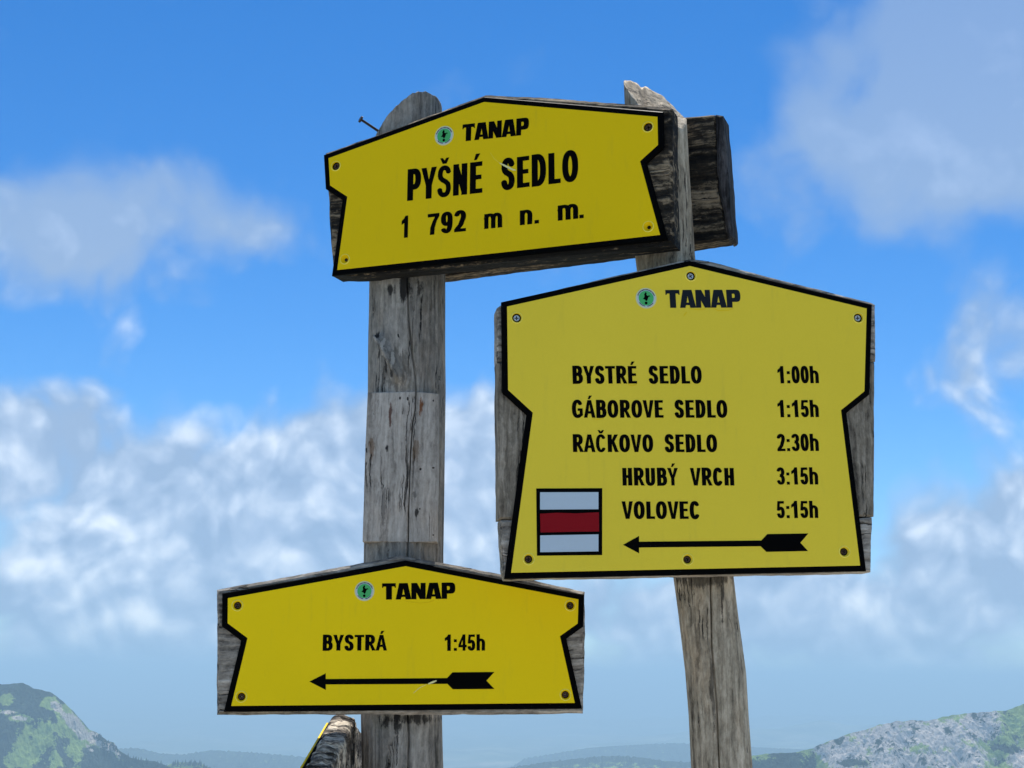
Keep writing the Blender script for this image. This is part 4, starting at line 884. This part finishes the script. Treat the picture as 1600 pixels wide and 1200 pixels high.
emblem(p2, f2, 1009.5, 466, 16, D1)
arrow(p2, f2, [(973.5, 851.3), (998.5, 837.5), (998.5, 846.5), (1189.5, 844.5), (1199, 834.5), (1263, 833.5), (1250.5, 848), (1262.5, 861), (1197.5, 862.3), (1188.5, 853.5), (998.5, 855.5), (998.5, 864.5)], D1, M['ink'])
tm = poly_geo([U(f2, [(837.8, 763.2), (941, 762.8), (940.8, 867.3), (839, 868.3)], D1)], D1-.0001, D1+.0003, 'trail_mark', M['ink'], p2)
poly_geo([U(f2, [(843.8, 769.2), (935, 769), (935, 795.7), (843.8, 796.3)], D1)], D1+.0003, D1+.0006, 'white_stripe', M['white'], tm)
poly_geo([U(f2, [(843.8, 802.8), (870, 801.3), (900, 802.2), (935.6, 800.5), (936, 830.5), (900, 830.8), (844.5, 832)], D1)], D1+.0003, D1+.0007, 'red_stripe', M['red'], tm)
poly_geo([U(f2, [(844, 836.6), (935, 835), (935, 861.5), (844, 862.8)], D1)], D1+.0003, D1+.0006, 'white_stripe', M['white'], tm)
scratch(p2, f2, [(1068, 494), (1070.5, 490.5), (1073, 487.5)], 1.6, D1, M['yellow_a'])
for pts in ([(1076, 482), (1090, 484), (1104, 482.5)], [(1116, 482.5), (1122, 485.5), (1138, 485), (1147, 481.5)], [(981, 601), (988, 602.5), (995, 601)], [(925, 654.5), (935, 655.3), (944, 653.8)]):
    scratch(p2, f2, pts, 1.1, D1, M['yellow_a'])
# ---- board behind the posts, seen from the back
fr_ = Frame(f1.P - f1.n*(.062+.055+.046), yaw1)
s4 = thing('direction_sign', 'dark weathered back of a sign board fixed behind both posts', 'sign', fr_.matrix(), 'weathered backs of signs')
plank(s4, M['board_top'], U(fr_, [(668, 225), (880, 180), (1060, 184), (1117, 179), (1121, 290), (1137, 373), (1090, 380), (940, 399), (800, 416), (693, 431), (640, 435)], TB), 0, TB, bevel=.003, amp=.0013, seed=31)
plank(s4, M['board_tar'], U(fr_, [(1117.6, 178), (1129.5, 180), (1137, 270), (1144, 368), (1142, 371), (1137.6, 373), (1121.6, 290)], TB+.004), -.004, TB+.004, name='end_batten', bevel=.004, amp=.001, seed=33)
g = Geo(); g.prism(U(fr_, [(690, 235), (880, 190), (1060, 190), (1110, 188), (1116, 290), (1128, 371), (940, 398), (700, 430)], 0), -.006, -.0005, bevel=.001)
obj('panel', g.mesh('panel'), M['black'], s4)
# ---- sign on the left side of the left post, seen along its length
f4 = Frame(Vector((-.2545, 2.50, 1.30)), R(-91.5))
s5 = thing('direction_sign', 'peeling board of a sign seen edge on, beside the foot of the left post', 'sign', f4.matrix(), 'yellow trail signs')
pk = .256
f4out = [(-.285, pk-.078), (-.15, pk-.040), (-.012, pk), (.012, pk-.001), (.15, pk-.040), (.285, pk-.078), (.285, .0), (-.285, .0)]
def weathered_board(parent, mat, x0, x1, topf, d0, d1):
    """board whose upper edge has weathered rough and round"""
    nu = 230; V = []; F = []
    prof = [(d0, 0), (d0, .35), (d0, .6), (d0, .8), (d0, .92)] + [((d0+d1)/2+(d1-d0)/2*-math.cos(math.pi*k/11), .955+.045*math.sin(math.pi*k/11)) for k in range(12)] + [(d1, .92), (d1, .8), (d1, .6), (d1, .35), (d1, 0)]
    m_ = len(prof)
    for i in range(nu+1):
        x = x0+(x1-x0)*i/nu; h = topf(x)
        for d, q in prof:
            P = Vector((x*38, d*60, q*9)); k = .0030*noise.noise(P)+.0022*noise.noise(P*2.6)+.0012*noise.noise(P*6)
            st = .004*max(0, noise.noise(Vector((x*22+5, d*30, 3)))-.1)/.4
            dc = 1 if d > (d0+d1)/2 else -1
            V.append((x, -(d+dc*k*(.9 if q < .95 else .3)), q*h+(k*1.6-st if q > .9 else 0)))
    for i in range(nu):
        for j in range(m_-1): F.append((i*m_+j, i*m_+j+1, (i+1)*m_+j+1, (i+1)*m_+j))
    F.append(tuple(range(m_))[::-1]); F.append(tuple(range(nu*m_, nu*m_+m_)))
    obj('plank', mk('plank', V, F, True), mat, parent)
weathered_board(s5, M['bark'], -.285, .285, lambda x: pk-abs(x)*.27+.002, 0, .040)
g = Geo(); po = [(-.290, pk-.074), (-.030, pk-.012), (.0, pk-.010), (.290, pk-.076), (.270, .008), (-.270, .008)]
g.prism(ccw(po), .0405, .0425); pn = obj('panel', g.mesh('panel'), M['black'], s5)
g = Geo(); g.prism(inset(ccw(po), .0004), .0425, .0458); obj('yellow_face', g.mesh('yellow_face'), M['yellow_a'], pn)
